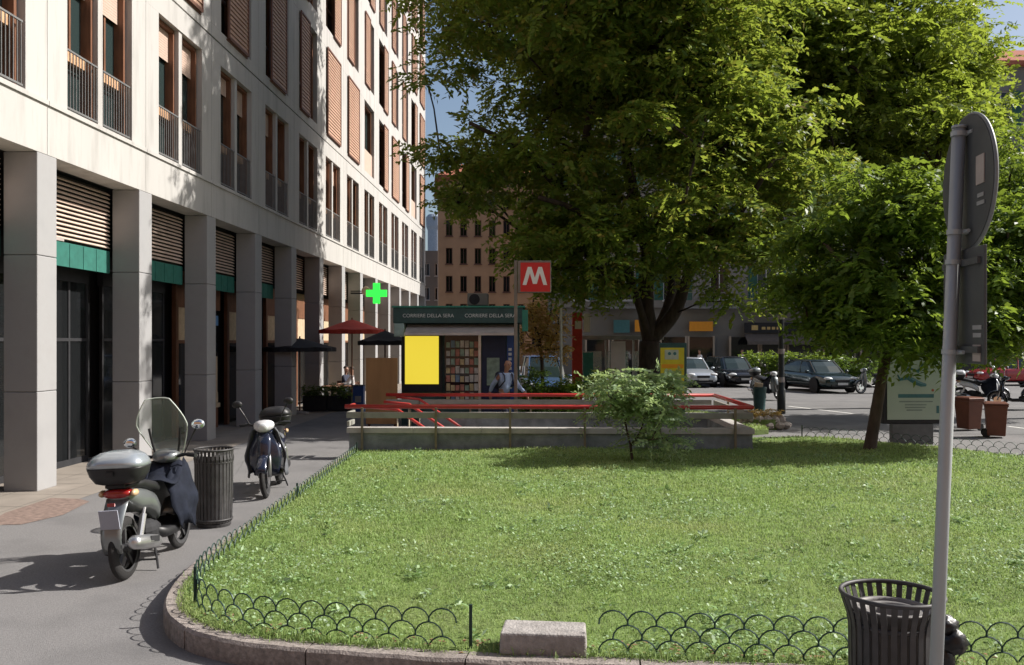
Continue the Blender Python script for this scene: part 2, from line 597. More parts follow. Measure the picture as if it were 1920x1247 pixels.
def smoothp(path, it=2):
    for _ in range(it):
        o = [path[0]]
        for a, c in zip(path[:-1], path[1:]):
            o += [(a[0] * .75 + c[0] * .25, a[1] * .75 + c[1] * .25), (a[0] * .25 + c[0] * .75, a[1] * .25 + c[1] * .75)]
        path = o + [path[-1]]
    return path
KS = smoothp(KERB, 2)
kin = offs(KS, .15)
KZ = .165
def chunk_kerb():
    """kerb stones: segments about a metre long with thin joints"""
    b = MB()
    P = dens(KS, .12)
    Q = offs(P, .16)
    acc, start = 0., 0
    for i in range(1, len(P)):
        acc += math.hypot(P[i][0] - P[i - 1][0], P[i][1] - P[i - 1][1])
        if acc > 1.05 or i == len(P) - 1:
            rings = []
            for k in range(start, i + 1):
                p, q = Vector(P[k]), Vector(Q[k])
                s = 0.
                if k == start:
                    s = .012
                u = (q - p)
                jit = random.uniform(-.006, .006)
                tdir = Vector((-u.y, u.x)).normalized() * (-s)
                p2, q2 = p + tdir, q + tdir
                p2 = p2 + u * jit
                m1 = p2 + u * .12
                rings.append([(p2.x, p2.y, 0), (p2.x, p2.y, KZ - .022 + jit), (m1.x, m1.y, KZ + jit * .7), (q2.x, q2.y, KZ + jit * .5), (q2.x, q2.y, 0)])
            b.loft(rings)
            start, acc = i, 0.
    return b
tag(chunk_kerb().build("kerb", m_kerb), kind='structure')
FARL = [(13, 5.1), (13, 13.0), (9.6, 15.9), (7.9, 17.6), (6.5, 19.3), (5.6, 19.8), (4.16, 19.6), (4.16, 17.5), (-3.82, 17.5)]
LAWN = kin[:-1] + FARL[:]
def inpoly(x, y, P):
    x = np.asarray(x); y = np.asarray(y)
    ins = np.zeros(x.shape, bool)
    j = len(P) - 1
    for i in range(len(P)):
        xi, yi = P[i]; xj, yj = P[j]
        c = ((yi > y) != (yj > y)) & (x < (xj - xi) * (y - yi) / (yj - yi + 1e-12) + xi)
        ins ^= c
        j = i
    return ins
def lawnz(x, y):
    x = np.asarray(x, float); y = np.asarray(y, float)
    e = np.clip(np.minimum(x + 3.5, y - 6.0) / 2.5, 0, 1)
    return KZ - .01 + .055 * e + .018 * np.sin(x * 1.7 + y * .8) * e + .015 * np.sin(y * 2.3 - x) * e
# lawn sheet: grid points inside + border, triangulated by delaunay
from mathutils.geometry import delaunay_2d_cdt
bd = [Vector(p) for p in LAWN]
ed = [(i, (i + 1) % len(bd)) for i in range(len(bd))]
xs, ys = np.meshgrid(np.arange(-4, 13, .35), np.arange(5, 20, .35))
ins = inpoly(xs.ravel(), ys.ravel(), LAWN)
pts = bd + [Vector((a, c)) for a, c in zip(xs.ravel()[ins], ys.ravel()[ins])]
vo, eo, fo, _, _, _ = delaunay_2d_cdt(pts, ed, [], 1, 1e-4)
zs = lawnz([v.x for v in vo], [v.y for v in vo])
me = bpy.data.meshes.new("lawn")
me.from_pydata([(v.x, v.y, float(z)) for v, z in zip(vo, zs)], [], fo)
me.materials.append(m_soil)
o = ob("lawn", me)
tag(o, kind='structure')

def blades(name, P, Z, size, wid, mat, lean=.5):
    """P (N,2) -> bent grass blades, one tri + one quad folded as 3 tris"""
    n = len(P)
    a = rng.uniform(0, 2 * np.pi, n)
    h = size * rng.uniform(.55, 1.35, n)
    ww = wid * rng.uniform(.7, 1.3, n)
    dx, dy = np.cos(a), np.sin(a)
    ln = rng.uniform(.1, 1, n) * lean
    b2 = rng.uniform(0, 2 * np.pi, n)
    lx, ly = np.cos(b2) * ln, np.sin(b2) * ln
    base = np.stack([P[:, 0], P[:, 1], Z - .005], 1)
    side = np.stack([dx * ww, dy * ww, np.zeros(n)], 1) * .5
    mid = base + np.stack([lx * h * .35, ly * h * .35, h * .6], 1)
    tip = base + np.stack([lx * h, ly * h, h * (1 - .35 * ln)], 1)
    V = np.stack([base - side, base + side, mid - side * .8, mid + side * .8, tip], 1).reshape(-1, 3)
    o = np.arange(n)[:, None] * 5
    F = np.concatenate([o + np.array([[0, 1, 3]]), o + np.array([[0, 3, 2]]), o + np.array([[2, 3, 4]])], 1).reshape(-1, 3)
    return fast_mesh(name, V, F, 3, mat)

def scatter(P, n, f):
    """n trial points over polygon bbox kept by density f(x,y) in 0..1"""
    Pn = np.array(P)
    x = rng.uniform(Pn[:, 0].min(), Pn[:, 0].max(), n)
    y = rng.uniform(Pn[:, 1].min(), Pn[:, 1].max(), n)
    k = inpoly(x, y, P)
    x, y = x[k], y[k]
    k = rng.uniform(0, 1, len(x)) < f(x, y)
    return np.stack([x[k], y[k]], 1)
def patchy(x, y):
    return .5 + .25 * np.sin(2.1 * x + 1.3 * np.sin(1.7 * y)) + .25 * np.sin(2.7 * y + 1.1 * np.sin(2.3 * x + 1))
vis = lambda x, y: (np.abs(x + .034 * y) < y * .62 + .4) + .4 * (np.abs(x + .034 * y) >= y * .62 + .4)
def dn(x, y):
    d = np.clip((7.5 / y) ** 2.0, .16, 1)
    return d * vis(x, y) * (.55 + .45 * patchy(x, y))
LW2 = offs(KS, .10)[:-1] + FARL[:]
Pg = scatter(LW2, 1000000, dn)
kk = np.clip((Pg[:, 1] - 7) / 8, 0, 1)
meA = blades("grass", Pg, lawnz(Pg[:, 0], Pg[:, 1]), .036 + .014 * kk, .006 + .009 * kk, g_blade, 1.5)
tag(ob("grass", meA), label="short sunlit green grass of the front lawn", cat="grass", kind='stuff')
# overgrown edge along the kerb
Q = offs(dens(KS, .02), .17)
Q = np.array([(x, y) for x, y in Q if x < 5])
Q = np.repeat(Q, 6, 0) + rng.normal(0, .035, (len(Q) * 6, 2))
keep = rng.uniform(0, 1, len(Q)) < np.clip(.25 + .9 * (np.sin(Q[:, 0] * 3.1 + Q[:, 1]) * .5 + .4), .1, 1)
Q = Q[keep]
tag(ob("edge_grass", blades("edge_grass", Q, lawnz(Q[:, 0], Q[:, 1]), .085, .007, g_blade, 1.2)), label="longer grass tufts growing over the kerb edge", cat="grass", kind='stuff')
# clover: little flat round leaves
def clover(P, Z, r):
    n = len(P)
    a = rng.uniform(0, 2 * np.pi, n)
    V = []
    nx, ny = rng.normal(0, .38, n), rng.normal(0, .38, n)
    rr = r * rng.uniform(.6, 1.3, n)
    hz = Z + rng.uniform(.015, .055, n)
    for k in range(6):
        t = a + k * np.pi / 3
        cx, cy = np.cos(t) * rr, np.sin(t) * rr
        V.append(np.stack([P[:, 0] + cx, P[:, 1] + cy, hz - nx * cx - ny * cy], 1))
    V = np.stack(V, 1).reshape(-1, 3)
    F = np.arange(n * 6).reshape(-1, 6)
    return fast_mesh("clover", V, F, 6, g_clov)
cden = lambda x, y: np.clip((8.0 / y) ** 1.7, .1, 1) * vis(x, y) * np.clip(patchy(x * .8 + 3, y * .9) * 1.5 - .45, .03, 1)
Pc = scatter(LAWN, 190000, cden)
tag(ob("clover", clover(Pc, lawnz(Pc[:, 0], Pc[:, 1]), .0105)), label="pale clover patches among the grass", cat="clover", kind='stuff')
# withered leaves lying at the foot of the front fence
g2 = np.random.default_rng(99)
Lf = np.array([q for q in dens(offs(KS, .30), .02) if q[0] > -2.6])
Lf = Lf[g2.uniform(0, 1, len(Lf)) < .55] 
Lf = Lf + g2.normal(0, .06, Lf.shape)
n_ = len(Lf)
aa = g2.uniform(0, 6.28, n_)
zz_ = lawnz(Lf[:, 0], Lf[:, 1]) + g2.uniform(.008, .03, n_)
Vv = []
for k_, (u_, v_) in enumerate(((-.022, 0), (0, .011), (.024, 0), (0, -.011))):
    Vv.append(np.stack([Lf[:, 0] + np.cos(aa) * u_ - np.sin(aa) * v_, Lf[:, 1] + np.sin(aa) * u_ + np.cos(aa) * v_, zz_ + (k_ % 2) * .008], 1))
tag(ob("fallen_leaves", fast_mesh("fallen_leaves", np.stack(Vv, 1).reshape(-1, 3), np.arange(n_ * 4).reshape(-1, 4), 4, M("withered_leaf", (.22, .13, .07), .9, var=.4, scale=20))), label="withered brown leaves along the foot of the front hoop fence", cat="leaves", kind='stuff')
# second lawn round the big tree
L2 = [(-1.2, 21.9), (4.6, 21.7), (5.6, 22.4), (5.6, 26.5), (3.5, 29.4), (-1.0, 28.2)]
b = MB()
b.add([(x, y, .12) for x, y in L2] + [(x, y, 0) for x, y in L2], [(0, 1, 2, 3, 4, 5)] + [(i, (i + 1) % 6, 6 + (i + 1) % 6, 6 + i) for i in range(6)])
tag(b.build("lawn_bed", m_soil), kind='structure')
P2 = scatter(L2, 26000, lambda x, y: np.ones_like(x) * .9)
tag(ob("grass", blades("grass", P2, np.full(len(P2), .12), .09, .02, g_blade, .8)), label="grass in the bed under the big tree behind the railings", cat="grass", kind='stuff')

# ================================================================== ARCADE BUILDING
FX = -7.72
BAY = 3.475
YC = lambda k: 14.0 + BAY * k - .275
KA, KB = -2, 13
B = thing("arcade_building", "long pale stone apartment building with ground floor arcade and terracotta shutters", "building", (FX, 7.0, 0))
Y0, Y1 = YC(KA) - .28, YC(KB) + .28
Z1, Z2, Z3, Z4 = 5.21, 6.05, 8.92, 9.41
wl = MB()
g = .006
T = .34
for k in range(KA, KB):
    a, c = YC(k) + g, YC(k + 1) - g
    wl.box(FX - .5, FX, a, c, Z1, Z2)
    # first floor piers halves + mullion
    wl.box(FX - T, FX, a, YC(k) + .59, Z2 + g, Z3)
    wl.box(FX - T, FX, YC(k + 1) - .59, c, Z2 + g, Z3)
    mid = (YC(k) + YC(k + 1)) / 2
    wl.box(FX - T, FX - .03, mid - .085, mid + .085, Z2 + g, Z3)
    wl.box(FX - T, FX, a, c, Z3 + g * .3, Z4)
    wl.box(FX - .5, FX + .035, a, c, Z2 - .07, Z2 + .003)
zf = [9.74 + 3.83 * i for i in range(5)]
for i, z0 in enumerate(zf):
    zt = z0 + 3.08
    zb = Z4 + .045 if i == 0 else zf[i - 1] + 3.08 + g
    for k in range(KA, KB):
        a, c = YC(k) + g, YC(k + 1) - g
        wl.box(FX - T, FX, a, c, zb, z0)
        wl.box(FX - T, FX, a, YC(k) + .62, z0 + g * .3, zt)
        wl.box(FX - T, FX, YC(k + 1) - .62, c, z0 + g * .3, zt)
wl.box(FX - T, FX, Y0, Y1, zf[-1] + 3.08 + g, zf[-1] + 4.2)
wl.build("wall", m_fac, B, world=True)
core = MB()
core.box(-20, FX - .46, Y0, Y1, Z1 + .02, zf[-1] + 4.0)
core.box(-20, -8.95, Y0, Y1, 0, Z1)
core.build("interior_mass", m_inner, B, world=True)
# thin dark string joint backing is the core; columns
cm = MB()
for (za, zb) in ((0, 1.52), (1.528, 3.62), (3.628, Z1 - .004)):
    cm.box(-.53, 0, -.275, .275, za, zb)
cme = cm.mesh("column", m_col)
for k in range(KA, KB + 1):
    ob("column", cme, B, (0, YC(k) - 7.0, 0), bevel=.012)
# first floor windows ---------------------------------------------------
def window_first(blind):
    hw, h = .515, Z3 - Z2 - .01
    f = MB()
    for y0, y1, z0, z1, x0, x1 in ((-hw, -hw + .07, 0, h, -.33, -.12), (hw - .07, hw, 0, h, -.33, -.12), (-hw + .07, hw - .07, h - .07, h, -.33, -.12), (-hw + .07, hw - .07, 0, .06, -.33, -.2)):
        f.box(x0, x1, y0, y1, z0, z1)
    f.box(-.33, -.25, -.03, .03, 1.09, h - .07)
    f.cur = 1
    f.box(-.335, -.20, -hw + .07, hw - .07, .93, 1.10)
    p = MB()
    p.box(-.31, -.30, -hw + .07, hw - .07, .06, h - .07)
    r = MB()
    n = 11
    for i in range(n):
        y = -hw + .03 + (2 * hw - .06) * i / (n - 1)
        r.box(-.045, -.03, y - .007, y + .007, .08, 1.0)
    r.box(-.052, -.022, -hw, hw, 1.0, 1.03)
    r.box(-.052, -.022, -hw, hw, .05, .08)
    bl = None
    if blind:
        bl = MB()
        zz = h - .08
        while zz > h - blind:
            bl.box(-.235, -.225, -hw + .07, hw - .07, zz - .048, zz)
            zz -= .052
    return f.mesh("window", [m_wood, m_woodl]), p.mesh("pane", m_glass), r.mesh("railing", m_rail), (bl.mesh("blind", m_blind) if bl else None)
W1 = [window_first(x) for x in (0, .7, .45, 1.1)]
rr = random.Random(3)
for k in range(KA, KB):
    mid = (YC(k) + YC(k + 1)) / 2
    for s in (-1, 1):
        v = W1[{-1: 0, 0: 1, 1: 1}.get(k, rr.choice((0, 1, 2, 0)))] if not (k == -1 and s == 1) else W1[2]
        o = ob("window", v[0], B, (0, mid + s * .605 - 7.0, Z2 + .005))
        ob("pane", v[1], o)
        ob("railing", v[2], o)
        if v[3]:
            ob("blind", v[3], o)
# upper windows + shutters ----------------------------------------------
def upper():
    hw, h = 1.10, 3.06
    f = MB()
    f.box(-.33, -.14, -hw, -hw + .09, 0, h); f.box(-.33, -.14, hw - .09, hw, 0, h)
    f.box(-.33, -.14, -hw + .09, hw - .09, h - .1, h); f.box(-.33, -.2, -hw + .09, hw - .09, 0, .07)
    f.box(-.33, -.22, -.05, .05, .07, h - .1)
    f.box(-.33, -.24, -hw + .09, -.05, 1.0, 1.08); f.box(-.33, -.24, .05, hw - .09, 1.0, 1.08)
    p = MB()
    p.box(-.31, -.30, -hw + .09, hw - .09, .07, h - .1)
    return f.mesh("window", m_wood), p.mesh("pane", m_glass)
WU = upper()
def shutter(wd):
    s = MB()
    h = 3.12
    n = 26
    for i in range(n):
        z = .06 + (h - .12) * i / n
        s.obox((.045, 0, z + .055), (.016, wd - .1, .112), (0, R(-14), 0))
    s.cur = 1
    s.box(.03, .075, -wd / 2, -wd / 2 + .05, 0, h); s.box(.03, .075, wd / 2 - .05, wd / 2, 0, h)
    s.box(.03, .075, -wd / 2 + .05, wd / 2 - .05, -.02, .06); s.box(.03, .075, -wd / 2 + .05, wd / 2 - .05, h - .06, h)
    s.box(.0, .03, -wd / 2, wd / 2, -.05, -.02)
    return s.mesh("shutter", [m_shut, m_shutd])
SH1, SH2 = shutter(1.12), shutter(2.1)
bl2 = MB()
bl2.box(-.12, -.10, -1.09, 1.09, .0, 1.0)
LOG = bl2.mesh("parapet_panel", m_blind)
for i, z0 in enumerate(zf):
    for k in range(KA, KB):
        mid = (YC(k) + YC(k + 1)) / 2 - 7.0
        if i < 4 or k > 4:
            o = ob("window", WU[0], B, (0, mid, z0 + .004))
            ob("pane", WU[1], o)
        if i == 0 and k in (2, 3, 4):
            st = 'half' if k != 4 else 'l'
        else:
            st = rr.choice(('full', 'l', 'r', 'r', 'l', 'full', 'open'))
        if i == 0 and k in (5, 6):
            st = 'full'
        if i == 0 and k == 7:
            st = 'open'
        if st == 'full':
            ob("shutter", SH2, B, (0, mid, z0 - .02))
        elif st == 'half':
            ob("shutter", SH1, B, (0, mid, z0 - .02)).scale = (1, 1.35, 1)
        elif st in 'lr':
            ob("shutter", SH1, B, (0, mid + (.55 if st == 'r' else -.55), z0 - .02))
        else:
            ob("parapet", LOG, B, (0, mid, z0 + .05))
# ground floor bays -------------------------------------------------------
lv = MB()
hb = (BAY - .55) / 2
n = 14
for i in range(n):
    z = 4.1 + i * .078
    lv.obox((-.60, 0, z), (.075, 2 * hb - .02, .014), (0, R(38), 0))
lv.cur = 1
lv.box(-.72, -.66, -hb, hb, 4.03, Z1 - .01)
LV = lv.mesh("louvre", [m_louv, m_dark])
aw = MB()
aw.box(-.62, -.575, -hb + .01, hb - .01, 3.60, 4.02)
for k_ in range(7):
    y_ = -hb + .05 + k_ * (2 * hb - .1) / 6
    aw.box(-.574, -.566, y_ - .012, y_ + .012, 3.61, 4.01)
AW = aw.mesh("awning", m_gawn)
stp = MB()
stp.box(-.565, -.56, -hb + .05, -hb + 1.25, 4.03, 4.09)
def shop(kind):
    s = MB()
    if kind == 'dark':
        s.box(-1.1, -.98, -hb, hb, 3.4, 4.0)
        for y in (-hb, -.2, .75, hb - .06):
            s.box(-1.06, -1.0, y, y + .06, 0, 3.4)
        s.box(-1.06, -1.0, -hb, hb, 0, .12); s.box(-1.06, -1.0, -hb, hb, 2.3, 2.36)
        mats = [m_blkm]
    else:
        s.box(-1.06, -.96, -hb, hb, 3.12, 4.0)
        for y in (-hb, .35):
            s.box(-1.06, -.96, y, y + .16, 0, 3.12)
        s.box(-1.06, -.96, -hb + .16, .35, 2.25, 2.33)
        s.box(-1.06, -.96, .51, hb - .16, .0, .55)
        s.cur = 1
        s.box(-1.05, -.985, -hb + .16, .35, 2.33, 3.12)
        s.box(-1.0, -.90, .51, hb - .16, .55, .66)
        mats = [m_wood, m_cream]
    gl = MB()
    gl.box(-1.03, -1.02, -hb + .06, hb - .06, .12, 3.4 if kind == 'dark' else 2.25)
    return s.mesh("shopfront", mats), gl.mesh("pane", m_glassd)
SD, SL = shop('dark'), shop('light')
dsp = MB()
dsp.box(-1.0, -.93, .6, hb - .25, .67, .95)
dsp.box(-.99, -.94, .7, .95, .95, 1.5); dsp.box(-.99, -.94, 1.05, 1.2, .95, 1.9)
DSP = dsp.mesh("window_display", m_cream)
for k in range(KA, KB):
    mid = (YC(k) + YC(k + 1)) / 2 - 7.0
    ob("louvre", LV, B, (0, mid, 0))
    if k < 4:
        a = ob("awning", AW, B, (0, mid, 0))
        if k < 1:
            ob("fascia_strip", stp.mesh("fascia_strip", m_stk), a)
    s = (SL if k >= 2 else SD)
    o = ob("shopfront", s[0], B, (0, mid, 0))
    ob("pane", s[1], o)
    if k >= 2:
        ob("window_display", DSP, o)
bs = MB()
bs.box(-.97, -.955, .3, 1.3, 2.72, 2.98)
ob("shop_sign", bs.mesh("shop_sign", M("blue_sign", (.12, .28, .52), .4)), B, (0, (YC(2) + YC(3)) / 2 - 7.0, 0))

# ================================================================== TREES AND SHRUBS
def nrm(a):
    return a / (np.linalg.norm(a, axis=1, keepdims=True) + 1e-9)

def leaves(name, C, rad, twigs, nl, L, l, w, mat, flat=.6, droop=-.2, up=.6, seed=1):
    g = np.random.default_rng(seed)
    n = len(C)
    rad = np.broadcast_to(rad, (n,))
    O = np.repeat(C, twigs, 0)
    rr_ = np.repeat(rad, twigs)
    dv = g.normal(0, 1, O.shape)
    dv = nrm(dv) * (g.uniform(0, 1, (len(O), 1)) ** .5)
    O = O + dv * rr_[:, None] * np.array([1, 1, flat])
    d = dv + g.normal(0, .5, O.shape)
    d[:, 2] = d[:, 2] * .35 + g.normal(droop, .22, len(O))
    d = nrm(d)
    LL = L * g.uniform(.6, 1.25, len(O))
    s = nrm(np.cross(d, np.array([0, 0, 1.0]) + g.normal(0, .35, O.shape)))
    t = (np.arange(nl) + .5) / nl
    T = len(O)
    P = O[:, None, :] + d[:, None, :] * (t[None, :, None] * LL[:, None, None])
    P[:, :, 2] -= (t ** 2)[None, :] * LL[:, None] * .22
    sg = np.where(np.arange(nl) % 2 == 0, 1., -1.)
    ld = .55 * d[:, None, :] + .8 * s[:, None, :] * sg[None, :, None] + g.normal(0, .13, (T, nl, 3))
    ld[:, :, 2] -= .12
    P = P.reshape(-1, 3)
    ld = nrm(ld.reshape(-1, 3))
    nv = np.array([0, 0, up]) + np.repeat(g.normal(0, .38, (T, 3)), nl, 0) + g.normal(0, .15, ld.shape)
    wd = nrm(np.cross(ld, nv))
    k = len(P)
    ls = (l * g.uniform(.7, 1.3, k))[:, None]
    ws = (w * g.uniform(.7, 1.3, k))[:, None]
    fold = nrm(np.cross(wd, ld)) * ws * .25
    V = np.stack([P, P + ld * ls * .45 + wd * ws * .5 + fold, P + ld * ls, P + ld * ls * .45 - wd * ws * .5 + fold], 1).reshape(-1, 3)
    F = np.arange(k * 4).reshape(-1, 4)
    return fast_mesh(name, V, F, 4, mat)

def in_ell(E, n, g, shell=.55):
    vols = np.array([e[1][0] * e[1][1] * e[1][2] * (e[2] if len(e) > 2 else 1) for e in E])
    cnt = np.maximum(2, (n * vols / vols.sum()).astype(int))
    out = []
    for (c, r, *_), m in zip(E, cnt):
        v = nrm(g.normal(0, 1, (m, 3))) * (g.uniform(0, 1, (m, 1)) ** (shell * .62))
        out.append(np.array(c) + v * np.array(r))
    return np.concatenate(out)

def skeleton(mb, limbs, C, base_r, tipr=.012, ns=6, every=1, maxr=9):
    """limbs: list of (parent_index or None, pts). Connect clump centres to nearest nodes; pipe-model radii"""
    nodes, par = [], []
    for pi, pts in limbs:
        last = pi
        for p in pts:
            nodes.append(np.array(p, float)); par.append(last)
            last = len(nodes) - 1
    nl = len(nodes)
    start = 3
    order = np.argsort(np.linalg.norm(C - nodes[start], axis=1))
    leaf_nodes = []
    for ci in order[::every]:
        c = C[ci]
        A = np.array(nodes[2:])
        dd = np.linalg.norm(A - c, axis=1) + np.maximum(0, A[:, 2] - c[2]) * .8
        j = int(np.argmin(dd)) + 2
        dist = np.linalg.norm(nodes[j] - c)
        if dist > .9:
            m = (nodes[j] + c) / 2 + np.array([random.uniform(-.12, .12), random.uniform(-.12, .12), dist * .08])
            nodes.append(m); par.append(j)
            j = len(nodes) - 1
        nodes.append(c); par.append(j)
        leaf_nodes.append(len(nodes) - 1)
    w_ = np.zeros(len(nodes))
    for i in leaf_nodes:
        w_[i] += 1
    for i in range(len(nodes) - 1, -1, -1):
        if par[i] is not None:
            w_[par[i]] += w_[i]
    tot = max(w_[0], 1)
    rad = np.maximum(tipr, base_r * (np.maximum(w_, .5) / tot) ** .44)
    return nodes, par, rad, nl

def tubes(mb, nodes, par, rad, nl, ns=6):
    for i in range(nl, len(nodes)):
        p = par[i]
        r0 = min(rad[p], rad[i] * 1.35)
        if rad[i] < .006:
            continue
        mb.tube([nodes[p], nodes[i]], [r0, rad[i]], ns if rad[i] > .05 else 4, cap=False)

def limb_tube(mb, pts, rs, ns=12, sub=5):
    """smooth bent limb with noise on its radius"""
    P = [Vector(p) for p in pts]
    out, ro = [], []
    for i in range(len(P) - 1):
        p0, p1, p2, p3 = P[max(i - 1, 0)], P[i], P[i + 1], P[min(i + 2, len(P) - 1)]
        for k in range(sub):
            t = k / sub
            q = .5 * ((2 * p1) + (p2 - p0) * t + (2 * p0 - 5 * p1 + 4 * p2 - p3) * t * t + (-p0 + 3 * p1 - 3 * p2 + p3) * t ** 3)
            out.append(q)
            ro.append((rs[i] * (1 - t) + rs[i + 1] * t) * random.uniform(.95, 1.06))
    out.append(P[-1]); ro.append(rs[-1])
    mb.tube(out, ro, ns, cap=True)

def tree(name, label, cat, loc, limbs, E, nclump, crad, tw, nl_, L, l, w_, lm, bm, base_r, every=1, group=None, shell=.55, extra=None, droop=-.2, flat=.6, seed=5):
    root = thing(name, label, cat, loc, 0, group)
    g = np.random.default_rng(seed)
    C = in_ell(E, nclump, g, shell) - np.array(loc)
    lim = []
    idx = {}
    cnt = 0
    flatl = []
    for key, pk, pts, rs in limbs:
        pts = [np.array(p) - np.array(loc) for p in pts]
        lim.append((idx.get(pk), pts))
        cnt += len(pts)
        idx[key] = cnt - 1
        if pk in idx and pk is not None:
            flatl.append(([lim_end[pk]] + pts, [rs[0]] + list(rs)))
        else:
            flatl.append((pts, list(rs)))
        if 'lim_end' not in locals():
            lim_end = {}
        lim_end[key] = pts[-1]
    mb = MB()
    nodes, par, rad, nn = skeleton(mb, lim, C, base_r, every=every)
    for pts, rs in flatl:
        limb_tube(mb, pts, rs)
    tubes(mb, nodes, par, rad, nn)
    mb.build("trunk", bm, root, smooth=True)
    me = leaves("crown", C, crad * g.uniform(.7, 1.25, len(C)), tw, nl_, L, l, w_, lm, flat, droop, seed=seed)
    ob("crown", me, root)
    if extra:
        extra(root, C)
    return root

def PX(cz, dz=0):
    """pixel -> world point in the plane of a tree standing at depth cz (real metres)"""
    def f(px, py, d=0.):
        x, y = D(px, cz + d)
        return (x, y, ZZ(py, cz + d))
    return f
def EL(cz):
    s = F_PX / cz
    def f(px, py, rx, ry, d=0., rd=None, wgt=1.):
        x, y = D(px, cz + d)
        return ((x, y, ZZ(py, cz + d)), (rx / s, rd if rd else rx / s, ry / s), wgt)
    return f

# --- the big tree
cz = 28.0
p, e = PX(cz), EL(cz)
bx, by = D(1219, cz)
limbs = [
    ('t', None, [(bx, by, .0), (bx, by, .5), p(1217, 715), p(1219, 640)], (.62, .46, .36, .33)),
    ('a', 't', [p(1210, 560, .1), p(1214, 470, .2), p(1190, 380, .4), p(1170, 250, .6), p(1160, 90, .6), p(1150, -80, .8)], (.26, .23, .19, .16, .12, .08)),
    ('b', 't', [p(1262, 590, -.1), p(1282, 540, -.2), p(1310, 440, -.6), p(1350, 300, -.9), p(1385, 120, -1.2)], (.21, .17, .14, .10, .06)),
    ('c', 'b', [p(1330, 470, -1.6), p(1400, 380, -2.4), p(1450, 300, -3)], (.10, .08, .05)),
    ('d', 'a', [p(1080, 330, -1.2), p(980, 280, -2.2), p(880, 230, -3)], (.12, .09, .05)),
    ('e', 'a', [p(1110, 120, 1.5), p(1020, 40, 2.4)], (.10, .06)),
    ('f', 't', [p(1256, 560, .8), p(1260, 470, 1.6), p(1300, 330, 2.6)], (.15, .12, .08)),
    ('g', 't', [p(1160, 470, -1.4), p(1090, 400, -2.6), p(1010, 370, -3.4)], (.12, .09, .06)),
]
E = [e(1140, 250, 335, 265, 0, 5.4, .56), e(1170, -20, 340, 250, 0, 5.6, 1.25), e(1140, -310, 320, 260, 0, 5.4, 1.3), e(1150, -50, 240, 135, -5.2, 2.6, 1.5), e(935, 350, 90, 75, -1, 2.2, 1.1), e(840, 130, 55, 100, -.5, 1.8, .8), e(790, 20, 40, 70, 0, 1.2, .8), e(815, 300, 30, 30, -1, .6, .7),
     e(1050, 465, 150, 80, -1.5, 2.6, 1.2), e(1380, 330, 160, 200, -1, 3.4, 1.0), e(1410, 520, 60, 55, -2.5, 1.2, 1.2), e(1260, 420, 150, 80, -2.5, 2.0, 1.1), e(1140, 540, 90, 40, -2, 1.3, 1.0)]
tree("large_tree", "tallest broad dark green tree with forked black trunk behind the metro entrance", "tree", (bx, by, 0), limbs, E, 1050, 1.0, 28, 10, .60, .205, .10, lf_big, m_bark, .30, every=3, seed=4, flat=.36, droop=-.22)
# --- leaning young tree on the lawn
cz = 17.4
p, e = PX(cz), EL(cz)
bx, by, _ = p(1630, 847)
limbs = [('t', None, [(bx, by, .1), p(1632, 835), p(1643, 770), p(1655, 700), p(1668, 640)], (.15, .125, .11, .10, .085)),
         ('a', 't', [p(1690, 560, .1), p(1720, 470, .2), p(1740, 380, .2)], (.07, .05, .03)),
         ('b', 't', [p(1630, 570, -.3), p(1590, 510, -.5), p(1550, 460, -.6)], (.06, .045, .03)),
         ('c', 't', [p(1740, 600, -.3), p(1820, 540, -.4), p(1880, 500, -.5)], (.05, .04, .025))]
E = [e(1700, 400, 110, 70, 0, 1.5), e(1590, 520, 110, 60, 0, 1.5), e(1790, 520, 130, 70, .2, 1.5, .9), e(1690, 590, 160, 50, -.1, 1.3, .9), e(1900, 470, 110, 120, .6, 1.4, .9), e(1610, 615, 90, 28, 0, .9, .8), e(1515, 425, 60, 34, 0, .8, 1.1), e(1600, 390, 70, 26, .2, .8, .9), e(1740, 650, 70, 30, -.2, .7, .8), e(1500, 560, 40, 36, 0, .6, 1), e(1640, 340, 70, 26, .3, .9, .8), e(1770, 350, 60, 30, 0, .9, .9), e(1870, 600, 90, 60, .3, 1.1, .9)]
tree("young_tree", "leaning young tree on the lawn in front of the pale billboard", "tree", (bx, by, .12), limbs, E, 290, .52, 20, 9, .44, .155, .078, lf_mid, m_bark2, .085, every=2, seed=8, flat=.42, droop=-.3)
# --- tree behind, upper right
cz = 31.0
p, e = PX(cz), EL(cz)
bx, by = D(1706, cz)
limbs = [('t', None, [(bx, by, 0), p(1706, 720), p(1700, 640), p(1690, 520)], (.34, .26, .24, .2)),
         ('a', 't', [p(1640, 400, 0), p(1600, 250, .3), p(1580, 80, .4)], (.15, .11, .06)),
         ('b', 't', [p(1740, 380, -.5), p(1770, 240, -.8)], (.13, .07))]
E = [e(1610, 180, 250, 200, 0, 4.2), e(1500, 60, 170, 150, -1, 3.0), e(1720, 90, 140, 110, 0, 2.5, .9), e(1790, 260, 130, 110, .3, 2.2, .9), e(1850, 20, 60, 50, 0, 1.1, .9), e(1520, 350, 130, 100, -.5, 2.2, .9), e(1640, -120, 220, 140, 0, 3.2, .5)]
tree("background_tree", "bright green sunlit tree behind the leaning tree, reaching the top right corner", "tree", (bx, by, 0), limbs, E, 420, .85, 26, 10, .56, .205, .105, lf_back, m_bark, .22, every=3, seed=12, flat=.45)
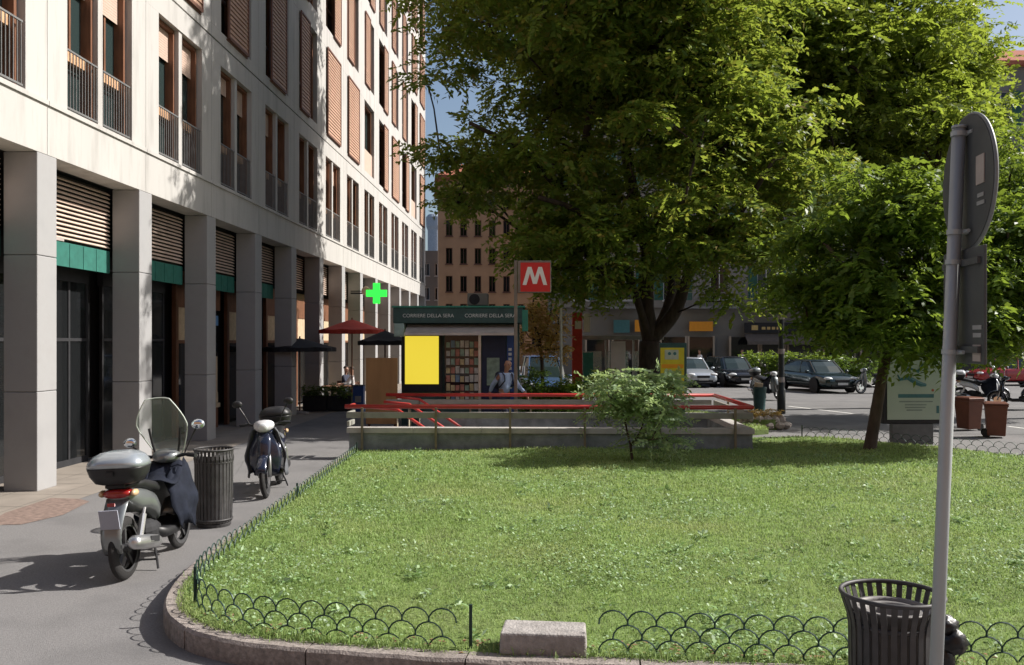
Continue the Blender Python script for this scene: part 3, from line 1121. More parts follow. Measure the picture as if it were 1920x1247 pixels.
# --- darker tree at right edge behind the sign post
cz = 27.0
p, e = PX(cz), EL(cz)
bx, by = D(2010, cz)
limbs = [('t', None, [(bx, by, 0), p(2010, 720), p(2006, 640), p(1990, 540)], (.26, .2, .18, .15)),
         ('a', 't', [p(1950, 430, 0), p(1930, 330, .2)], (.10, .06))]
E = [e(1940, 400, 120, 180, 0, 2.3), e(1850, 540, 90, 110, 0, 1.5, .9), e(1900, 630, 90, 45, 0, 1.2, .8), e(2050, 400, 120, 200, 0, 2.2, .5)]
tree("edge_tree", "dark green tree at the right edge of the picture behind the round sign", "tree", (bx, by, 0), limbs, E, 170, .64, 26, 9, .42, .14, .068, lf_mid, m_bark, .18, every=2, seed=13)
# --- small dry tree beside the kiosk
cz = 29.0
p, e = PX(cz), EL(cz)
bx, by = D(1018, cz)
limbs = [('t', None, [(bx, by, 0), p(1018, 740), p(1016, 680), p(1012, 640)], (.08, .065, .055, .05)),
         ('a', 't', [p(1000, 600, 0), p(1000, 560, .1)], (.035, .02)), ('b', 't', [p(1030, 600, .1), p(1034, 570, .1)], (.035, .02))]
E = [e(1018, 605, 40, 42, 0, .7), e(995, 570, 26, 24, 0, .5), e(1035, 650, 26, 30, 0, .5), e(1000, 640, 20, 26, 0, .4)]
tree("dry_tree", "small tree with withered orange brown leaves beside the kiosk", "tree", (bx, by, 0), limbs, E, 60, .26, 11, 6, .26, .12, .06, lf_dry, m_bark2, .05, every=2, seed=21)
# --- feathery bush on the lawn
cz = 15.7
p, e = PX(cz), EL(cz)
bx, by, _ = p(1186, 863)
bz = .17
limbs = [('t', None, [(bx, by, bz), p(1184, 850), p(1182, 835)], (.03, .024, .02)),
         ('a', 't', [p(1172, 790, .0), p(1165, 745, .05), p(1150, 720, .1)], (.017, .013, .01)),
         ('b', 't', [p(1200, 810, -.1), p(1215, 760, -.1), p(1220, 725, -.1)], (.016, .012, .009)),
         ('c', 't', [p(1205, 815, .1), p(1240, 790, .2)], (.012, .008))]
E = [e(1185, 740, 70, 38, 0, .55), e(1230, 780, 40, 32, -.1, .38), e(1138, 755, 26, 26, 0, .35, .8), e(1210, 820, 50, 16, -.15, .35, 1.2), e(1150, 705, 34, 16, 0, .3, 1.2), e(1230, 715, 34, 20, 0, .3, 1.1), e(1265, 828, 18, 8, -.1, .14, 1.5), e(1258, 740, 24, 24, 0, .3, 1)]
tree("feathery_bush", "pale green feathery bush growing on the lawn in front of the metro wall", "bush", (bx, by, bz), limbs, E, 72, .19, 7, 13, .38, .10, .042, lf_bush, m_bark2, .02, every=2, seed=31, droop=-.1)
# --- shrubs behind the railings
def shrub(label, px0, px1, ytop, cz, mat, n, seed, zb=.12, l=.09, grp=None, name="shrub", cat="shrub"):
    xa, ya = D((px0 + px1) / 2, cz)
    rx = (px1 - px0) / 2 * cz / F_PX
    zt = ZZ(ytop, cz)
    root = thing(name, label, cat, (xa, ya, zb), 0, grp)
    h = zt - zb
    g = np.random.default_rng(seed)
    C = in_ell([((0, 0, h * .55), (rx * .85, rx * .8, h * .42)), ((rx * .3, 0, h * .75), (rx * .5, rx * .5, h * .25)), ((-rx * .4, .1, h * .4), (rx * .5, rx * .5, h * .35))], n, g)
    mb = MB()
    for i in range(9):
        c = C[i * (len(C) // 9)]
        mb.tube([(random.uniform(-.06, .06), random.uniform(-.06, .06), 0), tuple(c * .5 + np.array([0, 0, -.05])), tuple(c)], [.02, .014, .006], 5)
    mb.build("stem", m_bark2, root)
    ob("foliage", leaves("foliage", C, .2 * rx + .06, 8, 6, .22, l, l * .5, mat, .7, -.05, seed=seed), root)
    return root
shrub("dark dense shrub just behind the red rail, right of the metro sign pole", 975, 1030, 690, 23.2, lf_hedge, 60, 41)
shrub("bright green shrub behind the red rail, left of the feathery bush", 1030, 1092, 698, 23.4, lf_mid, 60, 42)
shrub("tall yellow green shrub behind the red rail, partly behind the feathery bush", 1095, 1150, 688, 23.6, lf_back, 50, 43)
# hedge along the street
def hedge(label, px0, px1, ytop, cz, mat, seed):
    xa, ya = D(px0, cz); xb, yb = D(px1, cz)
    root = thing("hedge", label, "hedge", ((xa + xb) / 2, (ya + yb) / 2, 0))
    Lh, h = xb - xa, ZZ(ytop, cz)
    g = np.random.default_rng(seed)
    n = int(Lh * 34)
    C = np.stack([g.uniform(-Lh / 2, Lh / 2, n), g.uniform(-.4, .4, n), g.uniform(.25, h - .12, n)], 1)
    mb = MB()
    for i in range(int(Lh * 2)):
        x = -Lh / 2 + .2 + i * .5
        mb.tube([(x, 0, 0), (x + random.uniform(-.1, .1), 0, h * .5), (x + random.uniform(-.2, .2), 0, h * .85)], [.025, .018, .008], 5)
    mb.build("stem", m_bark2, root)
    ob("foliage", leaves("foliage", C, .24, 9, 6, .2, .13, .065, mat, .8, 0, seed=seed), root)
hedge("clipped street hedge behind the black car and the dark saloon", 1395, 1545, 660, 49.0, lf_mid, 51)
hedge("lower dark hedge to the right of the dark saloon", 1540, 1635, 668, 48.5, lf_hedge, 52)

# broad weeds here and there in the lawn
g_ = np.random.default_rng(71)
Pw = scatter(LAWN, 2600, lambda x, y: vis(x, y) * np.clip((8.5 / y) ** 1.5, .1, 1) * .22)
Cw = np.stack([Pw[:, 0], Pw[:, 1], lawnz(Pw[:, 0], Pw[:, 1]) + .015], 1)
tag(ob("weeds", leaves("weeds", Cw, .035, 6, 2, .07, .075, .028, g_clov, .2, .25, seed=72)), label="broad leaved weeds scattered in the front lawn", cat="weeds", kind='stuff')

# ================================================================== HOOP FENCES
def hoop_run(label, path, z0fn, pitch=.195, first=0):
    """three tiers of wire half circles like fish scales along a path, posts at ends"""
    S = [0.]
    P = dens(path, .03)
    for a, c in zip(P[:-1], P[1:]):
        S.append(S[-1] + math.hypot(c[0] - a[0], c[1] - a[1]))
    S = np.array(S); PX_ = np.array(P)
    at = lambda s: (float(np.interp(s, S, PX_[:, 0])), float(np.interp(s, S, PX_[:, 1])))
    tot = S[-1]
    x0, y0 = at(tot / 2)
    root = thing("hoop_fence", label, "low fence", (x0, y0, z0fn(x0, y0)), 0, "low hoop fences round the lawn")
    mb = MB()
    r = pitch / 2
    n = int(tot / pitch)
    for tier in range(3):
        for i in range(n - (tier % 2)):
            c = (i + .5 + .5 * (tier % 2)) * pitch
            pts = []
            for k in range(9):
                t = math.pi * k / 8
                s = c - r * 1.04 * math.cos(t)
                x, y = at(min(max(s, 0), tot))
                pts.append((x - x0, y - y0, .305 - r * 1.0 - tier * .098 + r * 1.0 * math.sin(t) - .012 + (z0fn(x, y) - z0fn(x0, y0))))
            if tier == 2:
                pass
            mb.tube(pts, .006, 4, cap=False)
    mb.build("wire_mesh", m_fence, root)
    k = 1 if tot < 6 else 2
    for i in range(first, k + 1):
        x, y = at(tot * i / k)
        pm = MB()
        pm.box(x - x0 - .011, x - x0 + .011, y - y0 - .011, y - y0 + .011, -.05, .33)
        pm.build("post", m_fence, root)
    return root
zk = lambda x, y: float(lawnz(x, y))
FP = offs(KS, .24)
iL = max(i for i, q in enumerate(FP) if q[1] > 7.1 and q[0] < -2.4)
left = FP[:iL + 1]
hoop_run("long hoop fence along the left side of the lawn beside the pavement", [(x, y) for x, y in left if y < 17.35], lambda x, y: KZ - .03 - .10 * min(1, max(0, (y - 7.2) / 2.5)))
blk = [i for i, q in enumerate(FP) if q[1] < 6.9]
f1 = [FP[iL]] + [q for q in FP[iL + 1:] if q[0] < -.42]
hoop_run("curved hoop fence at the front left corner of the lawn", f1, lambda x, y: KZ - .03)
f2 = [q for q in dens(FP, .05) if q[0] > .34]
hoop_run("straight hoop fence at the front right of the lawn behind the litter bin", f2, lambda x, y: KZ, first=1)
fr = [(5.65, 19.72), (6.5, 19.22), (7.9, 17.5), (9.6, 15.8), (12.9, 12.9)]
hoop_run("far hoop fence along the street side of the lawn by the billboard", smoothp(fr, 2), lambda x, y: KZ - .02)

# stone block
x, y = G(1020, 1228, KZ)
t = thing("stone_block", "weathered grey stone block lying on the kerb between two hoop fences", "stone block", (x, y + .12, KZ - .01), R(-4))
b = MB()
wd, dp, h = .297, .14, .155
b.add([(-wd, -dp, 0), (wd, -dp, 0), (wd, dp, 0), (-wd, dp, 0), (-wd + .005, -dp + .004, h), (wd - .004, -dp + .006, h), (wd - .012, dp - .01, h + .012), (-wd + .012, dp - .01, h + .014)], [(3, 2, 1, 0), (4, 5, 6, 7), (0, 1, 5, 4), (1, 2, 6, 5), (2, 3, 7, 6), (3, 0, 4, 7)])
o = b.build("block", m_block, t, bevel=.014)

# ================================================================== LITTER BINS
def slat_bin(label, loc, flare=.05, rz=0., lean=0.):
    t = thing("litter_bin", label, "litter bin", loc, rz, "round iron slatted litter bins")
    r0, H, n = .225, .96, 30
    sl = MB()
    for i in range(n):
        a = 2 * math.pi * i / n
        rows = []
        for rr_, z in ((r0 - .005, .06), (r0 + .005, .45), (r0 + .008, .78), (r0 + .018, .84), (r0 + flare * .7, .90), (r0 + flare, .95)):
            w_ = .0165
            ta = w_ / rr_
            rows.append([(rr_ * math.cos(a - ta), rr_ * math.sin(a - ta), z), (rr_ * math.cos(a + ta), rr_ * math.sin(a + ta), z)])
        sl.grid(rows)
    sl.build("slats", m_binm, t, solid=.006)
    for (rr_, z, name) in ((r0 + flare, .955, "top_hoop"), (r0 + .0, .80, "middle_hoop"), (r0 - .004, .09, "bottom_hoop")):
        rg = MB()
        rg.tube([(rr_ * math.cos(2 * math.pi * i / 40), rr_ * math.sin(2 * math.pi * i / 40), z) for i in range(40)], .013, 6, closed=True)
        rg.build(name, m_binm, t, smooth=True)
    li = MB()
    li.lathe([(.195, .05), (.200, .87), (.214, .875), (.214, .885), (.188, .885), (.185, .865)], 32, cap=False)
    li.lathe([(.185, .8652), (.15, .875), (.135, .865), (.13, .70)], 32, cap=False)
    li.lathe([(.01, .55), (.19, .55)], 24, cap=False)
    li.build("liner", m_bini, t, smooth=True)
    ba = MB()
    ba.lathe([(.20, 0), (.21, .04), (.18, .06)], 24)
    ba.build("base", m_binm, t)
    return t
x, y = G(401, 985)
slat_bin("round iron slatted litter bin on the pavement beside the silver scooter", (x, y, 0), .012)
x, y = D(1672, 4.83)
tb = slat_bin("nearest litter bin with flared slatted rim, half cut off in front of the hoop fence", (x, y, 0), .055)
tb.scale = (.93, .93, .985)
for ch in tb.children:
    if ch.name.startswith("slats"):
        st = MB()
        for (a, z) in ((-1.35, .62), (-1.1, .58), (-1.2, .52), (-1.25, .47)):
            st.obox((.24 * math.cos(a), .24 * math.sin(a), z), (.022, .004, .018), (0, 0, a + math.pi / 2))
        st.build("sticker_remains", m_stk, ch)
# dark bag
x, y = D(1790, 5.45)
t = thing("black_bag", "crumpled black plastic bag hanging on the fence beside the sign post", "bag", (x, y + .12, .2))
b = MB()
g_ = random.Random(4)
for c, r in (((0, 0, .33), (.075, .07, .06)), ((.035, -.02, .24), (.085, .07, .085)), ((-.01, 0, .13), (.06, .06, .10))):
    b.ell(c, r, 12, 8)
b.v = [(p[0] + g_.uniform(-.012, .012), p[1] + g_.uniform(-.012, .012), p[2] + g_.uniform(-.012, .012)) for p in b.v]
b.build("bag", m_bag, t, smooth=True)

# ================================================================== ROAD SIGN (seen from behind)
x, y = D(1742, 4.2)
t = thing("road_sign", "tall grey sign post with round sign and panel below seen from behind", "road sign", (x, y, 0))
lean = Vector((42 / 1002, 0, 1)).normalized()
pole = MB()
top = lean * 3.30
pole.tube([lean * 0, lean * 1.6, top], .0305, 20)
pole.tube([top, top + lean * .012], [.034, .032], 20)
pole.build("pole", m_galv, t, smooth=False)
for f in t.children[0].data.polygons:
    f.use_smooth = len(f.vertices) == 4
fr_ = Vector((math.cos(R(-5)), math.sin(R(-5)), 0))           # the way the sign faces
sd_ = Vector((-fr_.y, fr_.x, 0))
def disc(c, r, th, mb, n=48):
    rings = []
    for d, rr_ in ((0, r - .012), (.0, r), (th, r), (th, r - .012)):
        rings.append([c + fr_ * d + (sd_ * math.cos(2 * math.pi * i / n) + Vector((0, 0, 1)) * math.sin(2 * math.pi * i / n)) * rr_ for i in range(n)])
    mb.loft(rings)
zc = ZZ(343, 4.2)
pc = lean * (zc / lean.z)
dc = Vector((pc.x, pc.y, zc)) + fr_ * .043
b = MB(); disc(dc, .31, .02, b)
o = b.build("round_plate", m_sgnb, t)
b = MB()
rg = [dc + fr_ * .011 + (sd_ * math.cos(2 * math.pi * i / 60) + Vector((0, 0, 1)) * math.sin(2 * math.pi * i / 60)) * .313 for i in range(60)]
b.tube(rg, .009, 6, closed=True)
b.build("rim", M("sign_rim", (.20, .21, .215), .5, .3), o, smooth=True)
b = MB()
b.obox(dc - fr_ * .003 - sd_ * .17 + Vector((0, 0, .03)), (.004, .09, .13), (0, 0, math.atan2(fr_.y, fr_.x)))
b.build("sticker", m_stk, o)
b = MB()
for dz, wd in ((-.085, .07), (-.12, .085)):
    b.obox(dc - fr_ * .003 - sd_ * .175 + Vector((0, 0, dz)), (.003, wd, .018), (0, 0, math.atan2(fr_.y, fr_.x)))
b.build("faded_print", m_stkw, o)
zr = ZZ(575, 4.2)
pr = lean * (zr / lean.z)
rc = Vector((pr.x, pr.y, zr)) + fr_ * .05
b = MB()
b.obox(rc + fr_ * .006, (.014, .50, .53), (0, 0, math.atan2(fr_.y, fr_.x)))
o2 = b.build("square_plate", m_sgnb, t, bevel=.004)
for s in (-1, 1):
    b = MB()
    b.obox(rc - fr_ * .008 + Vector((0, 0, .2 * s)), (.02, .44, .03), (0, 0, math.atan2(fr_.y, fr_.x)))
    b.build("rail", m_sgnb, o2)
b = MB()
b.obox(rc - fr_ * .0035 - sd_ * .175 + Vector((0, 0, -.215)), (.004, .085, .075), (0, 0, math.atan2(fr_.y, fr_.x)))
b.build("sticker", m_stk, o2)
b = MB()
b.obox(rc - fr_ * .0035 + sd_ * .225 + Vector((0, 0, -.12)), (.004, .03, .11), (0, 0, math.atan2(fr_.y, fr_.x)))
b.build("sticker", m_stk, o2)
b = MB()
for dz, wd in ((-.10, .10), (-.135, .09)):
    b.obox(rc - fr_ * .0035 - sd_ * .18 + Vector((0, 0, dz)), (.003, wd, .02), (0, 0, math.atan2(fr_.y, fr_.x)))
b.build("faded_print", m_stkw, o2)
for zz, nm in ((ZZ(252, 4.2), 0), (ZZ(436, 4.2), 0), (ZZ(492, 4.2), 0), (ZZ(660, 4.2), 0)):
    c = lean * (zz / lean.z)
    b = MB()
    b.tube([c - lean * .011, c + lean * .011], .0355, 20)
    b.obox(c + fr_ * .05, (.05, .05, .022), (0, 0, math.atan2(fr_.y, fr_.x)))
    b.tube([c + fr_ * .035 - sd_ * .02, c + fr_ * .035 - sd_ * .075], .009, 8)
    b.build("clamp", m_galv, t)

# ================================================================== METRO ENTRANCE
X0, X1, YF, YB = -3.81, 4.08, 17.55, 21.45
t = thing("metro_entrance", "sunken metro entrance with grey stone parapet and red handrails at the back of the lawn", "metro entrance", (0, 19.5, 0))
b = MB()
b.box(X0, X1, YF, YF + .20, -.3, .495)
b.box(X0 + .9, X1, YB - .2, YB, -.3, .495)
b.box(X1 - .2, X1, YF + .2, YB - .2, -.3, .495)
b.build("parapet", m_wallm, t, world=True)
b = MB()
for i in range(6):
    xa = X0 - .04 + (X1 - X0 + .08) * i / 6
    xb = X0 - .04 + (X1 - X0 + .08) * (i + 1) / 6
    b.box(xa, xb - .008, YF - .035, YF + .235, .497, .60)
b.box(X0 + .86, X1 - .24, YB - .235, YB + .035, .497, .60)
b.box(X1 - .235, X1 + .035, YF + .24, YB - .24, .497, .60)
b.build("coping", m_cope, t, world=True)
b = MB()
b.box(X0 - .05, X1, YF - .03, YF + .03, .79, .905)
b.box(X0 + .05, X1 - .06, YB - .03, YB + .03, .79, .905)
b.box(X1 - .03, X1 + .03, YF + .06, YB - .06, .79, .905)
b.box(X0 - .06, X0 - .0, YF + .06, YF + .60, .79, .905)
b.box(X0 - .06, X0 - .0, YF + .06, YF + .55, .62, .72)
b.build("grey_beam", m_beam, t, world=True, bevel=.01)
def rail(name, pts, r=.043, m=m_rrail):
    b = MB()
    b.tube(pts, r, 10)
    o = b.build(name, m, t, smooth=False, world=True)
    for f in o.data.polygons:
        f.use_smooth = len(f.vertices) == 4
    return o
rail("handrail", [(X0 - .08, YF, 1.015), (X1, YF, 1.015)])
rail("handrail", [(X0 + .05, YB, 1.015), (X1, YB, 1.015)])
rail("handrail", [(X1, YF + .05, 1.015), (X1, YB - .05, 1.015)])
rail("handrail", [(X0 - .03, YF + .05, 1.0), (X0 - .03, YF + .62, 1.0)])
for yy in (YF + .34, YF + 1.9, YB - .34):
    rail("stair_rail", [(X0 + .35, yy, .98), (X0 + .9, yy, .93), (X0 + 3.4, yy, -.75)], .032)
    for k in range(3):
        x = X0 + .9 + k * .9
        rail("stair_rail_post", [(x, yy, -1.5), (x, yy, .93 - k * .6)], .018, m_post)
for k in range(6):
    x = X0 + .27 + k * 1.455
    b = MB()
    b.box(x - .022, x + .022, YF - .085, YF - .04, .16, 1.0)
    b.build("post", m_post, t, world=True)
    x2 = x + .35
    if x2 < X1 - .1:
        b = MB()
        b.box(x2 - .02, x2 + .02, YB + .04, YB + .08, 0, 1.0)
        b.build("post", m_post, t, world=True)
for y in (YF + 1.3, YF + 2.6):
    b = MB(); b.box(X1 + .04, X1 + .08, y - .02, y + .02, .14, 1.0); b.build("post", m_post, t, world=True)
b = MB()
for k in range(14):
    x = X0 + .45 + k * .31
    b.box(x, x + .31, YF + .2, YB - .2, -3, -.17 * k - .02)
b.box(X0 + .45 + 14 * .31, X1 - .2, YF + .2, YB - .2, -3, -2.45)
b.build("stair", m_conc, t, world=True)
b = MB()
b.box(X0 + .33, X1 - .2, YF + .2, YF + .23, -3, -.001); b.box(X0 + .33, X1 - .2, YB - .23, YB - .2, -3, -.001)
b.build("shaft_wall", m_wallm, t, world=True)

# ---------------------------------------------------------------- metro sign
czs = 21.85
x, y = D(967, czs)
t = thing("metro_sign", "square red sign with white letter M on a bronze pole above the metro entrance", "metro sign", (x, y, 0), PSI)
b = MB(); b.box(-.04, .04, -.035, .035, 0, ZZ(488, czs))
b.build("pole", m_frame, t, bevel=.008)
zt, zb_ = ZZ(489, czs), ZZ(549, czs)
b = MB()
wS = .81
b.box(.05, .05 + wS, -.06, .06, zb_, zt)
o = b.build("sign_box", m_frame, t, bevel=.01)
b = MB()
b.box(.115, .05 + wS - .025, -.066, -.0605, zb_ + .025, zt - .05)
b.box(.115, .05 + wS - .025, .0605, .066, zb_ + .025, zt - .05)
pnl = b.build("red_panel", m_mred, o)
Mp = [(0, 0), (.17, 0), (.30, .62), (.5, .10), (.70, .62), (.83, 0), (1, 0), (.80, 1), (.62, 1), (.5, .66), (.38, 1), (.20, 1)]
cx0, cz0 = .165, zb_ + .185
b = MB()
def bar(p0, p1, w_):
    b.prism([(p0[0] - w_, p0[1]), (p0[0] + w_, p0[1]), (p1[0] + w_, p1[1]), (p1[0] - w_, p1[1])], lambda u, v, d: (cx0 + u * .60, d, cz0 + v * .43), -.073, -.067)
b.prism([(0, 0), (.155, 0), (.30, .66), (.42, .06), (.58, .06), (.70, .66), (.845, 0), (1, 0), (.79, 1), (.64, 1), (.5, .40), (.36, 1), (.21, 1)], lambda u, v, d: (cx0 + u * .60, d, cz0 + v * .44), -.073, -.067)
b.build("letter_m", m_mwh, pnl)

# ================================================================== KIOSK
ck = 24.2
ak = F_PX / ck
xk, yk = D(737, ck)
t = thing("newspaper_kiosk", "dark green newspaper kiosk with lettered fascia and yellow poster behind the red rails", "kiosk", (xk, yk, 0), PSI * .5)
KW, KD = (990 - 737) / ak, 2.5
zT, zF = ZZ(577, ck), ZZ(606, ck)
b = MB()
b.box(.18, KW - .25, .35, .40 + KD - .4, 0, zF - .02)
b.build("cabin", m_kgreen, t)
b = MB(); b.box(0, KW - .14, 0, KD, zF, zT)
fs = b.build("fascia", m_kgreen, t, bevel=.015)
b = MB(); b.box(-.03, KW - .08, -.03, KD + .03, zT + .004, zT + .05)
b.build("roof_edge", m_kgl, t)
for sx, wd in ((KW * .275, .0), (KW * .735, 0)):
    me = text_mesh("CORRIERE DELLA SERA", .135, m_letter, .004)
    o = ob("lettering", me, fs, (sx - .05, -.006, (zF + zT) / 2 - .01), rot=(R(90), 0, 0))
b = MB(); b.box(KW - .16, KW, -.01, .5, zF - .22, zT - .06); b.build("side_panel", m_kgl, t, bevel=.01)
b = MB(); b.box(0.02, .30, .0, .3, zF - .36, zF - .004); b.build("lamp_box", m_kbox, t, bevel=.02)
b = MB()
rows = []
for k in range(5):
    u = k / 4
    rows.append([(.34, .34 - .62 * u, zF - .03 - .24 * u), (KW - .3, .34 - .62 * u, zF - .03 - .24 * u)])
b.grid(rows)
b.box(.34, KW - .3, -.30, -.26, zF - .33, zF - .265)
b.build("awning", m_kawn, t, solid=.012)
# poster panel
px = lambda q: (q - 737) / ak
b = MB(); b.box(px(752), px(828), .26, .345, ZZ(735, ck), ZZ(625, ck)); o = b.build("poster_case", m_blkm, t)
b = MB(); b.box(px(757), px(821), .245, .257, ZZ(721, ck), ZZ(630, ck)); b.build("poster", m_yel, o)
# display window with magazines
b = MB(); b.box(px(832), px(897), .30, .345, .55, zF - .25); o = b.build("display_window", m_glassd, t)
gq = random.Random(9)
mags = [M("magazine_cover", c, .5, var=.3, scale=9) for c in ((.5, .48, .45), (.42, .18, .14), (.18, .27, .38), (.52, .42, .24), (.24, .33, .27))]
b = MB()
for r_ in range(7):
    for c_ in range(7):
        b.cur = gq.randrange(5)
        xx = px(835) + c_ * .128; zz = .72 + r_ * .235
        b.box(xx, xx + .105, .285, .297, zz, zz + gq.uniform(.14, .20))
b.build("magazine_rack", mags, o)
b = MB(); b.box(px(896), px(901), .27, .345, .1, zF - .22); b.build("door_post", m_alu, t)
b = MB(); b.box(px(903), px(948), .31, .345, .1, zF - .25); o = b.build("door", m_navy, t)
b = MB(); b.box(px(912), px(936), .295, .308, 1.1, 1.85); b.build("door_poster", mags[4], o)
b = MB(); b.box(px(950), px(963), .31, .345, .3, zF - .25); bn = b.build("side_banner", M("blue_banner", (.03, .08, .28), .5), t)
b = MB()
for k in range(9):
    b.box(px(953), px(959), .300, .308, 1.0 + k * .13, 1.075 + k * .13)
b.build("banner_marks", m_letter, bn)
b = MB(); b.box(px(872), px(912), .9, 1.5, zT + .10, zT + .44); ac = b.build("air_conditioner", m_bgrey, t, bevel=.02)
b = MB(); b.lathe([(.14, -.01), (.15, 0), (.02, .012)], 20, (px(886), .895, zT + .27), 'y'); b.build("fan_grille", m_blkm, ac)

# brown board beside the kiosk
x, y = D(686, 23.6)
t = thing("wooden_panel", "plain brown wooden panel standing on edge between kiosk and cafe terrace", "panel", (x, y, 0), PSI)
b = MB(); b.box(0, .83, 0, .06, .12, ZZ(671, 23.6)); b.build("board", m_board, t, bevel=.008)
b = MB(); b.box(.04, .10, .062, .12, 0, 1.8); b.box(.73, .79, .062, .12, 0, 1.8); b.build("frame", m_shutd, t)

# ================================================================== CAFE TERRACE
def parasol(label, px_, py_top, py_edge, cz_, halfw, mat, drop=None):
    x, y = D(px_, cz_)
    t = thing("parasol", label, "parasol", (x, y, 0), .3, "parasols of the cafe terrace")
    zt, ze = ZZ(py_top, cz_), ZZ(py_edge, cz_)
    b = MB()
    n = 32
    vs = [(0, 0, zt)]
    prof = ((.12, .9), (.4, .62), (.75, .22), (1.0, 0))
    for u, hh in prof:
        for i in range(n):
            a = 2 * math.pi * i / n
            k = .93 + .07 * abs(math.cos(a * 4))
            sag = -.05 * (1 - abs(math.cos(a * 4))) * u
            vs.append((halfw * u * k * math.cos(a), halfw * u * k * math.sin(a), ze + (zt - ze) * hh - sag * .6))
    for i in range(n):
        a = 2 * math.pi * i / n
        k = .93 + .07 * abs(math.cos(a * 4))
        vs.append((halfw * k * math.cos(a), halfw * k * math.sin(a), ze - .12))
    fs = [(0, 1 + i, 1 + (i + 1) % n) for i in range(n)]
    for r_ in range(4):
        for i in range(n):
            fs.append((1 + r_ * n + i, 1 + (r_ + 1) * n + i, 1 + (r_ + 1) * n + (i + 1) % n, 1 + r_ * n + (i + 1) % n))
    b.add(vs, fs)
    b.build("canopy", mat, t)
    b = MB(); b.tube([(0, 0, 0), (0, 0, zt + .06)], .024, 8); b.build("pole", m_wood, t)
    b = MB(); b.lathe([(.28, 0), (.28, .05), (.05, .09)], 20); b.build("base", m_conc, t)
    return t
parasol("red cafe parasol beneath the pharmacy cross", 660, 599, 619, 30.5, 1.12, m_redcloth)
parasol("black cafe parasol left of the red one near the arcade columns", 562, 634, 652, 28.5, 1.15, m_blkcloth)
parasol("black cafe parasol between the red one and the kiosk", 722, 620, 640, 28.0, .85, m_blkcloth)
# planters
for i, pxx in enumerate((592, 638)):
    x, y = D(pxx, 29.6)
    t = thing("terrace_planter", ["black terrace planter with dark hedge, nearer the arcade columns", "black terrace planter with dark hedge, nearer the blue cooler"][i], "planter", (x, y, 0), PSI, "planters round the cafe terrace")
    b = MB(); b.box(-.39, .39, -.18, .18, .02, .5); b.build("box", m_blkm, t, bevel=.01)
    C = np.stack([rng.uniform(-.36, .36, 26), rng.uniform(-.14, .14, 26), rng.uniform(.5, .78, 26)], 1)
    ob("foliage", leaves("foliage", C, .12, 7, 6, .14, .07, .04, lf_hedge, .8, 0, seed=60 + i), t)
x, y = D(673, 28.8)
t = thing("blue_cooler", "blue upright drinks cooler at the end of the cafe terrace", "cooler", (x, y, 0), PSI)
b = MB(); b.box(-.17, .17, -.17, .17, .03, .86); o = b.build("body", m_blue, t, bevel=.02)
b = MB(); b.box(-.10, .10, -.176, -.172, .35, .55); b.build("sticker", m_stkw, o)
b = MB(); b.box(-.18, .18, -.18, .18, .865, .90); b.build("lid", m_navy, t, bevel=.01)
for i, pxx in enumerate((622, 655)):
    x, y = D(pxx, 31.2)
    t = thing("cafe_table", ["dark round cafe table nearer the arcade", "dark round cafe table beside the seated person in white"][i], "table", (x, y, 0), 0, "cafe tables")
    b = MB(); b.lathe([(.36, .72), (.37, .735), (.36, .75)], 24); b.build("top", m_wood, t)
    b = MB(); b.lathe([(.22, 0), (.22, .02), (.03, .05), (.025, .715)], 16); b.build("leg", m_blkm, t)

# pharmacy cross
cc = 36.0
x, y = D(706, cc)
z = ZZ(550, cc)
t = thing("pharmacy_cross", "lit green pharmacy cross on a bracket projecting from the arcade", "pharmacy sign", (x, y, z), PSI)
a, c_ = .41, .135
b = MB()
b.prism([(-c_, -a), (c_, -a), (c_, -c_), (a, -c_), (a, c_), (c_, c_), (c_, a), (-c_, a), (-c_, c_), (-a, c_), (-a, -c_), (-c_, -c_)], lambda u, v, d: (u, d, v), -.07, .07)
b.build("cross", m_green, t)
b = MB(); b.box(FX - x + .02, -a, -.03, .03, -.03, .03); b.build("bracket", m_blkm, t)
x2, y2 = D(686, cc)
t = thing("round_sign", "small round wall sign left of the green pharmacy cross", "sign", (x2, y2, ZZ(546, cc)), PSI)
b = MB(); b.lathe([(.10, -.05), (.17, -.05), (.18, 0), (.17, .05), (.10, .05)], 20, (0, 0, 0), 'y'); b.build("disc", m_cream, t)
b = MB(); b.box(FX - x2 + .02, -.17, -.015, .015, -.02, .02); b.build("bracket", m_blkm, t)

# ================================================================== POLES
x, y = D(1052, 26.4)
t = thing("thin_pole", "thin pale metal pole just right of the metro sign", "pole", (x, y, 0))
b = MB(); b.tube([(0, 0, 0), (0, 0, ZZ(488, 26.4))], [.042, .034], 12); b.build("shaft", m_palep, t)
b = MB(); b.lathe([(.05, 0), (.055, .05), (.02, .08)], 12, (0, 0, ZZ(488, 26.4))); b.build("cap", m_palep, t)
x, y = G(1465, 776)
t = thing("lamp_post", "tall dark lamp post standing in the street left of the dark saloon", "lamp post", (x, y, 0))
b = MB(); b.lathe([(.13, 0), (.13, .7), (.10, .75), (.085, 2.2), (.07, 6.5)], 16); b.build("shaft", m_lampp, t, smooth=True)
b = MB(); b.tube([(0, 0, 6.5), (0, -.1, 7.0), (.4, -.3, 7.25), (.9, -.4, 7.3)], .04, 8); o = b.build("arm", m_lampp, t)
b = MB(); b.ell((1.05, -.42, 7.28), (.28, .13, .07), 14, 6); b.build("lamp_head", m_alu, t, smooth=True)
for zz in (1.0, 1.9, 3.0):
    b = MB(); b.lathe([(.105, zz), (.108, zz + .03), (.1, zz + .16)], 14); b.build("band", m_stk, t)

